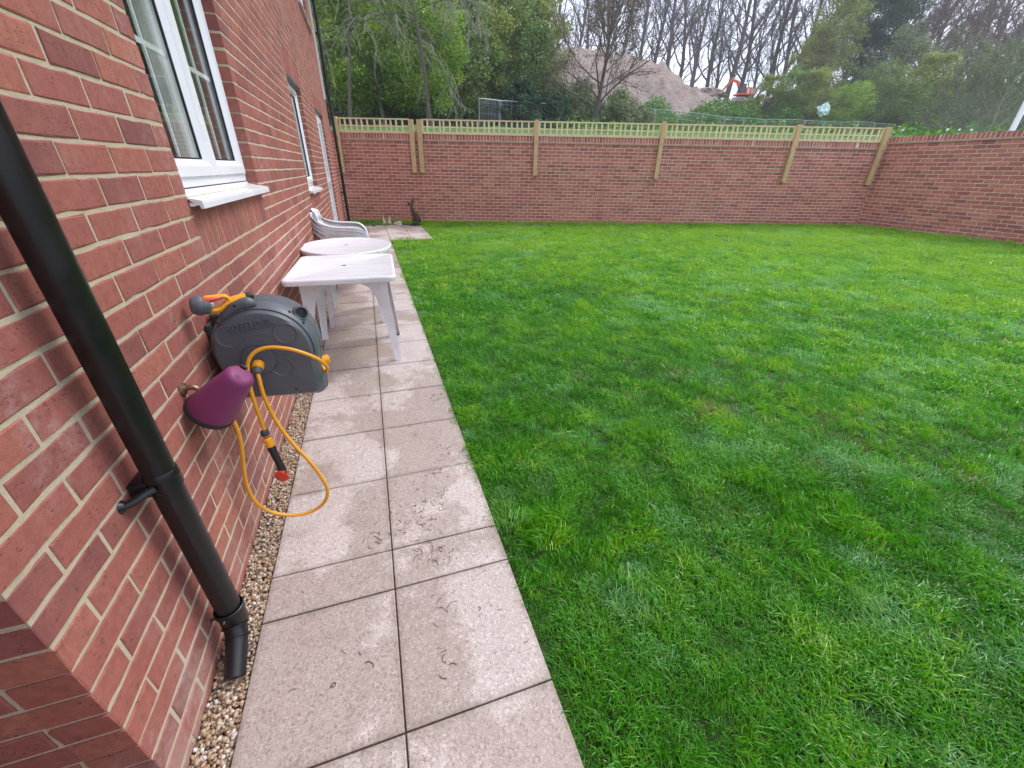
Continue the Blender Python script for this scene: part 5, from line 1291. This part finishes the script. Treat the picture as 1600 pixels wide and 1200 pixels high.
for i, (px, v_, sc_, lab) in enumerate([(1478, 36, 1.0, 'pale grey thicket tree right of the lit rounded bush'), (1520, 33, 1.05, 'wide pale bare thicket tree above the right-hand wall'), (1560, 30, 1.0, 'pale bare thicket tree beside the white pole'), (1610, 34, 1.1, 'thicket tree at the right edge of the picture'), (1495, 44, 1.3, 'taller thicket tree behind the first pale one'), (1455, 50, 1.4, 'thicket tree rising behind the lit rounded bush'), (1545, 42, 1.4, 'taller thicket tree behind the wide pale one'), (1660, 40, 1.4, 'thicket tree just beyond the right edge'), (1600, 46, 1.5, 'tall thicket tree behind the white pole')]):
    T(lab, 'tree', 'thicket_tree', at(px, v_, -.2), TH_[i % 2][0], TH_[i % 2][1], sc_, rng.uniform(0, 6), 'pale half-leafed trees above the right-hand wall')
BWL = ['brown bare woodland tree '+x for x in ('behind the grey willow-like tree', 'just right of the grey willow-like tree', 'behind the lit rounded bush', 'far back, right of the lit rounded bush', 'over the left pale thicket tree', 'far back over the left pale thicket tree', 'over the wide pale thicket tree', 'far back over the wide pale thicket tree', 'nearest the viewer, left of the white pole', 'far back, left of the white pole', 'right above the white pole', 'just beyond the white pole', 'beyond the right edge of the picture', 'behind the tall yellow-green tree', 'behind the two dark conifers', 'between the big conifer and the brown wood')]
for i, (px, v_) in enumerate([(1385, 66), (1405, 74), (1425, 62), (1448, 70), (1470, 60), (1488, 68), (1510, 58), (1530, 66), (1548, 56), (1570, 64), (1592, 58), (1620, 62), (1650, 55), (1300, 80), (1335, 78), (1365, 80)]):
    T(BWL[i], 'tree', 'woodland_tree', at(px, v_, -.3), BW[i % 3][0], BW[i % 3][1], rng.uniform(.95, 1.15), rng.uniform(0, 6), 'brown bare trees of the wood at the upper right')

# scrub and undergrowth
def scrub(name, label, mat, cond, N_, h, size, srng, vrng, mound=False):
    r = np.random.default_rng(hash(name) % 999 if False else len(name)*7); s = r.uniform(*srng, N_); v_ = r.uniform(*vrng, N_); k = cond(s, v_); s = s[k]; v_ = v_[k]
    z = hill(s, v_); P_ = F0+s[:, None]*DF+v_[:, None]*NF; P_[:, 2] = z; nn = np.array([mnoise.noise(Vector((a*.35, b*.35, 5.))) for a, b in zip(s, v_)])
    P_[:, 2] += np.clip(.5+nn, 0.05, 1)*h*r.uniform(0, 1, len(s)); vv, ff = leaf_cloud(3, P_, len(P_)*6, size, .16)
    return tag(link(name, mesh_np(name, vv, ff, mat)), label, 'undergrowth', kind='stuff')
scrub('slope_scrub', 'low green scrub and nettles on the slope under the soil mound', M['scrub'], lambda s, v_: (v_ > 41.5), 13000, 1.5, .17, (12, 60), (41.5, 61))
scrub('mound_foot_scrub', 'taller green scrub growing against the foot of the soil mound', M['scrub'], lambda s, v_: (v_ > 41.5), 5000, 2.6, .16, (10, 40), (41, 47))
scrub('wood_undergrowth', 'dark ivy and bramble undergrowth at the foot of the left wood', M['leaf_teal'], lambda s, v_: (s < 10+.12*v_), 4200, .40, .09, (-4, 15), (13.5, 25))
scrub('meadow_weeds', 'rough grass and weeds on the field between the wall and the construction fence', M['scrub'], lambda s, v_: (s > 7), 7000, .35, .09, (7, 60), (6, 41))
# ------------------------------------------------------------------ construction fencing
def fence_panel(label, A_, B_, group):
    A_, B_ = np.array(A_), np.array(B_); L = np.linalg.norm(B_-A_); u = (B_-A_)/L; t = thing('fence_panel', label, 'fence panel', tuple(A_), 0, group)
    def P2(a, z): return u*a+np.array([0, 0, z])
    H = 2.0; r_ = .15
    fr_ = spline([P2(.06, 0), P2(.06, H-r_), P2(.06+r_*.3, H-r_*.3), P2(.06+r_, H), P2(L-.06-r_, H), P2(L-.06-r_*.3, H-r_*.3), P2(L-.06, H-r_), P2(L-.06, 0)], 60)
    MB().tube(fr_, .024, 6).build('frame', M['galv'], t)
    w_ = MB()
    for a in np.linspace(.2, L-.2, 12): w_.tube([P2(a, .1), P2(a, H-.02)], .006, 3, False)
    for z in (.3, .8, 1.3, 1.8): w_.tube([P2(.06, z), P2(L-.06, z)], .006, 3, False)
    w_.build('wire_mesh', M['galv'], t, fix=False)
    MB().bbox((-.12, -.3, -.02), (.12, .3, .12), .02).build('foot_block', M['blackdull'], t)
tops = [(985, 168), (1024, 171), (1062, 174), (1099, 178), (1133, 183), (1164, 184.5), (1197, 187), (1229, 186.5), (1259, 188), (1289, 190), (1316, 191), (1342, 190), (1368, 192), (1400, 195.5)]
names = ['under the mound foot, leftmost of the long run', 'second of the long run from the left', 'below the scrub slope left of the excavator', 'left of the excavator, above the middle trellis post', 'straight below the excavator arm', 'straight below the excavator body', 'sagging panel right of the excavator', 'below the yellow-green bush', 'below the mid green bush', 'left of the second post from the corner', 'just right of the second post from the corner', 'below the low bright bush', 'last full panel before the wall corner']
def ontop(px, py, v_):
    d = ray(px, py); A_ = CAM-F0; t = (v_-A_@NF)/(d@NF); return CAM+d*t
TP = [ontop(px, py, 39.5) for px, py in tops]
for (a, b), nm in zip(zip(TP[:-1], TP[1:]), names):
    fence_panel('wire construction fence panel '+nm, a-np.array([0, 0, 2.0]), b-np.array([0, 0, 2.0]), 'wire fence panels in the long run across the field')
TP = [ontop(747, 153.5, 16), ontop(781, 157, 17), ontop(862, 162.5, 21)]
for (a, b), nm in zip(zip(TP[:-1], TP[1:]), ('at the left end of the short run by the wood', 'partly hidden by the round blue-green shrub')):
    fence_panel('wire construction fence panel '+nm, a-np.array([0, 0, 2.0]), b-np.array([0, 0, 2.0]), 'wire fence panels in the short run beside the wood')
# ------------------------------------------------------------------ excavator
ES, EV = spot(1158, 60), 60.; EP = ontop(1158, 158, 60.)
ex = thing('excavator', 'orange tracked excavator with black cab and raised arm beside the soil mound', 'excavator', tuple(EP), TH); ex.scale = (.70, .70, .66)
for y_ in (-1.0, 1.0):
    P_ = [(-1.5, .18), (-1.25, 0), (1.25, 0), (1.5, .18), (1.62, .42), (1.5, .66), (1.2, .8), (-1.2, .8), (-1.5, .66), (-1.62, .42)]
    MB().prism(P_, y_-.25, y_+.25, 1).build('track', M['blackdull'], ex)
MB().box((-.9, -.75, .45), (.9, .75, .95)).build('undercarriage', M['blackdull'], ex)
bd = MB(); bd.prism([(-.1, 1.0), (2.0, 1.0), (2.25, 1.3), (2.2, 2.05), (1.9, 2.35), (-.05, 2.35), (-.1, 2.3)], -1.2, 1.2, 1); bd.prism([(-1.5, 1.0), (-.1, 1.0), (-.1, 1.35), (-1.45, 1.35)], -1.2, 1.2, 1); bd.build('machine_body', M['orange'], ex)
MB().box((.3, -1.215, 1.25), (.62, -1.2, 2.1)).build('white_panel', M['white'], ex); MB().box((1.0, -1.214, 1.3), (1.9, -1.2, 2.15)).build('engine_grille', M['galv'], ex)
cb = MB(); cb.prism([(-1.45, 1.36), (-.12, 1.36), (-.12, 2.95), (-.95, 3.0), (-1.3, 2.2)], -1.15, -.1, 1); co = cb.build('cab', M['blackdull'], ex)
MB().prism([(-1.3, 1.55), (-.85, 1.55), (-.82, 2.8), (-.92, 2.85), (-1.2, 2.2)], -1.166, -1.152, 1).build('cab_window', M['glass'], co); MB().box((-.72, -1.166, 1.55), (-.25, -1.152, 2.8)).build('cab_window', M['glass'], co)
def beam(a, b, w0, w1, name, mat, th=.3):
    a = np.array(a); b = np.array(b); d = (b-a)/np.linalg.norm(b-a); n_ = np.array([-d[1], d[0]]); MB().prism([a+n_*w0/2, b+n_*w1/2, b-n_*w1/2, a-n_*w0/2], .3-th/2, .3+th/2, 1).build(name, mat, ex)
beam((-.4, 1.6), (-1.5, 3.6), .5, .55, 'boom', M['orange']); beam((-1.35, 3.45), (-2.9, 3.9), .5, .35, 'boom', M['orange'], .29); beam((-2.6, 4.05), (-5.1, .8), .42, .30, 'stick', M['orange'], .28); beam((-.9, 2.0), (-1.7, 3.3), .14, .12, 'ram', M['galv'], .12); beam((-1.6, 4.0), (-2.7, 4.25), .14, .12, 'ram', M['galv'], .12)
MB().prism([(-5.4, .85), (-4.9, .95), (-4.5, .3), (-4.7, -.25), (-5.3, -.3), (-5.6, .2)], -.2, .8, 1).build('bucket', M['blackdull'], ex)
# pale sheeting, rubble, white pole
def lump(name, label, cat, c, rx, ry, rz_, mat, seed, sub=3):
    bm = bmesh.new(); bmesh.ops.create_icosphere(bm, subdivisions=sub, radius=1)
    for v_ in bm.verts:
        n_ = mnoise.fractal(v_.co*1.7+Vector((seed, 0, 0)), 1, 2, 4); v_.co = Vector((v_.co.x*rx, v_.co.y*ry, v_.co.z*rz_))*(1+.45*n_+.16*math.sin(v_.co.x*17+seed)*math.cos(v_.co.z*13+v_.co.y*9))
    o = MB().frombm(bm).build(name, mat); o.location = c; tag(o, label, cat); return o
lump('plastic_sheeting', 'crumpled pale blue sheeting showing between two green bushes', 'sheeting', tuple(ontop(1287, 172, 42.3)), .8, .5, .6, M['tarp'], 3)
lump('rubble_heap', 'small heap of white rubble between the excavator and the green bushes', 'rubble', tuple(ontop(1204, 158, 50)), .9, .6, .4, M['mound'], 9)
lump('clod_heap', 'earth clods heaped at the right foot of the mound', 'earth heap', tuple(ontop(1110, 148, 56)), 2.2, 1.2, .8, M['mound'], 14)
lump('clod_heap', 'dug earth lying under the tracks of the excavator', 'earth heap', tuple(ontop(1160, 162, 57.5)), 2.6, 1.2, .7, M['mound'], 21)
pp = ray(1581, 204); pb = CAM+pp*((17.5-CAM[0])/pp[0])
pl = thing('lamp_post', 'white pole rising behind the right-hand wall at the edge of the picture', 'lamp post', (float(pb[0]), float(pb[1]), 1.4))
MB().lathe([(0, .09), (1.0, .09), (1.05, .065), (6, .055)], (0, 0, 0), (0, 0, 1), 16).build('pole', M['white'], pl, auto=40)
MB().tube(spline([(0, 0, 5.95), (.1, .05, 6.15), (.5, .2, 6.25)], 12), .04, 8).build('arm', M['white'], pl); MB().bbox((.4, .05, 6.2), (1.0, .4, 6.32), .03).build('lamp_head', M['galv'], pl)
for i, (px, py) in enumerate([(1410, 204), (1480, 203), (1499, 203), (1518, 203.5)]):
    o = lump('marker_flag', ('white marker knob just right of the trellis end', 'white marker knob left of the other two small ones', 'middle white marker knob above the right-hand wall', 'rightmost white marker knob above the right-hand wall')[i], 'marker', tuple(ontop(px, py, 9.)), .09 if i == 0 else .05, .06, .09 if i == 0 else .05, M['white'], i, 1)
    st_ = MB().tube([(0, 0, -.05), (0, 0, -1.3)], .015, 6).build('stake', M['galv'], o)

# ------------------------------------------------------------------ thin volume added to wash out the distance like lens glare
hb = MB().box((-150, -62, -1.6), (260, 330, 42)).build('glare_volume', None); hb['kind'] = 'stuff'
hm = bpy.data.materials.new('glare_wash'); hm.use_nodes = True; hn = hm.node_tree; hn.nodes.clear()
ho_ = hn.nodes.new('ShaderNodeOutputMaterial'); hv = hn.nodes.new('ShaderNodeVolumePrincipled'); hv.inputs['Color'].default_value = (.93, .95, 1, 1)
hv.inputs['Density'].default_value = .0010; hv.inputs['Anisotropy'].default_value = .2; hn.links.new(hv.outputs[0], ho_.inputs['Volume']); hb.data.materials.append(hm)
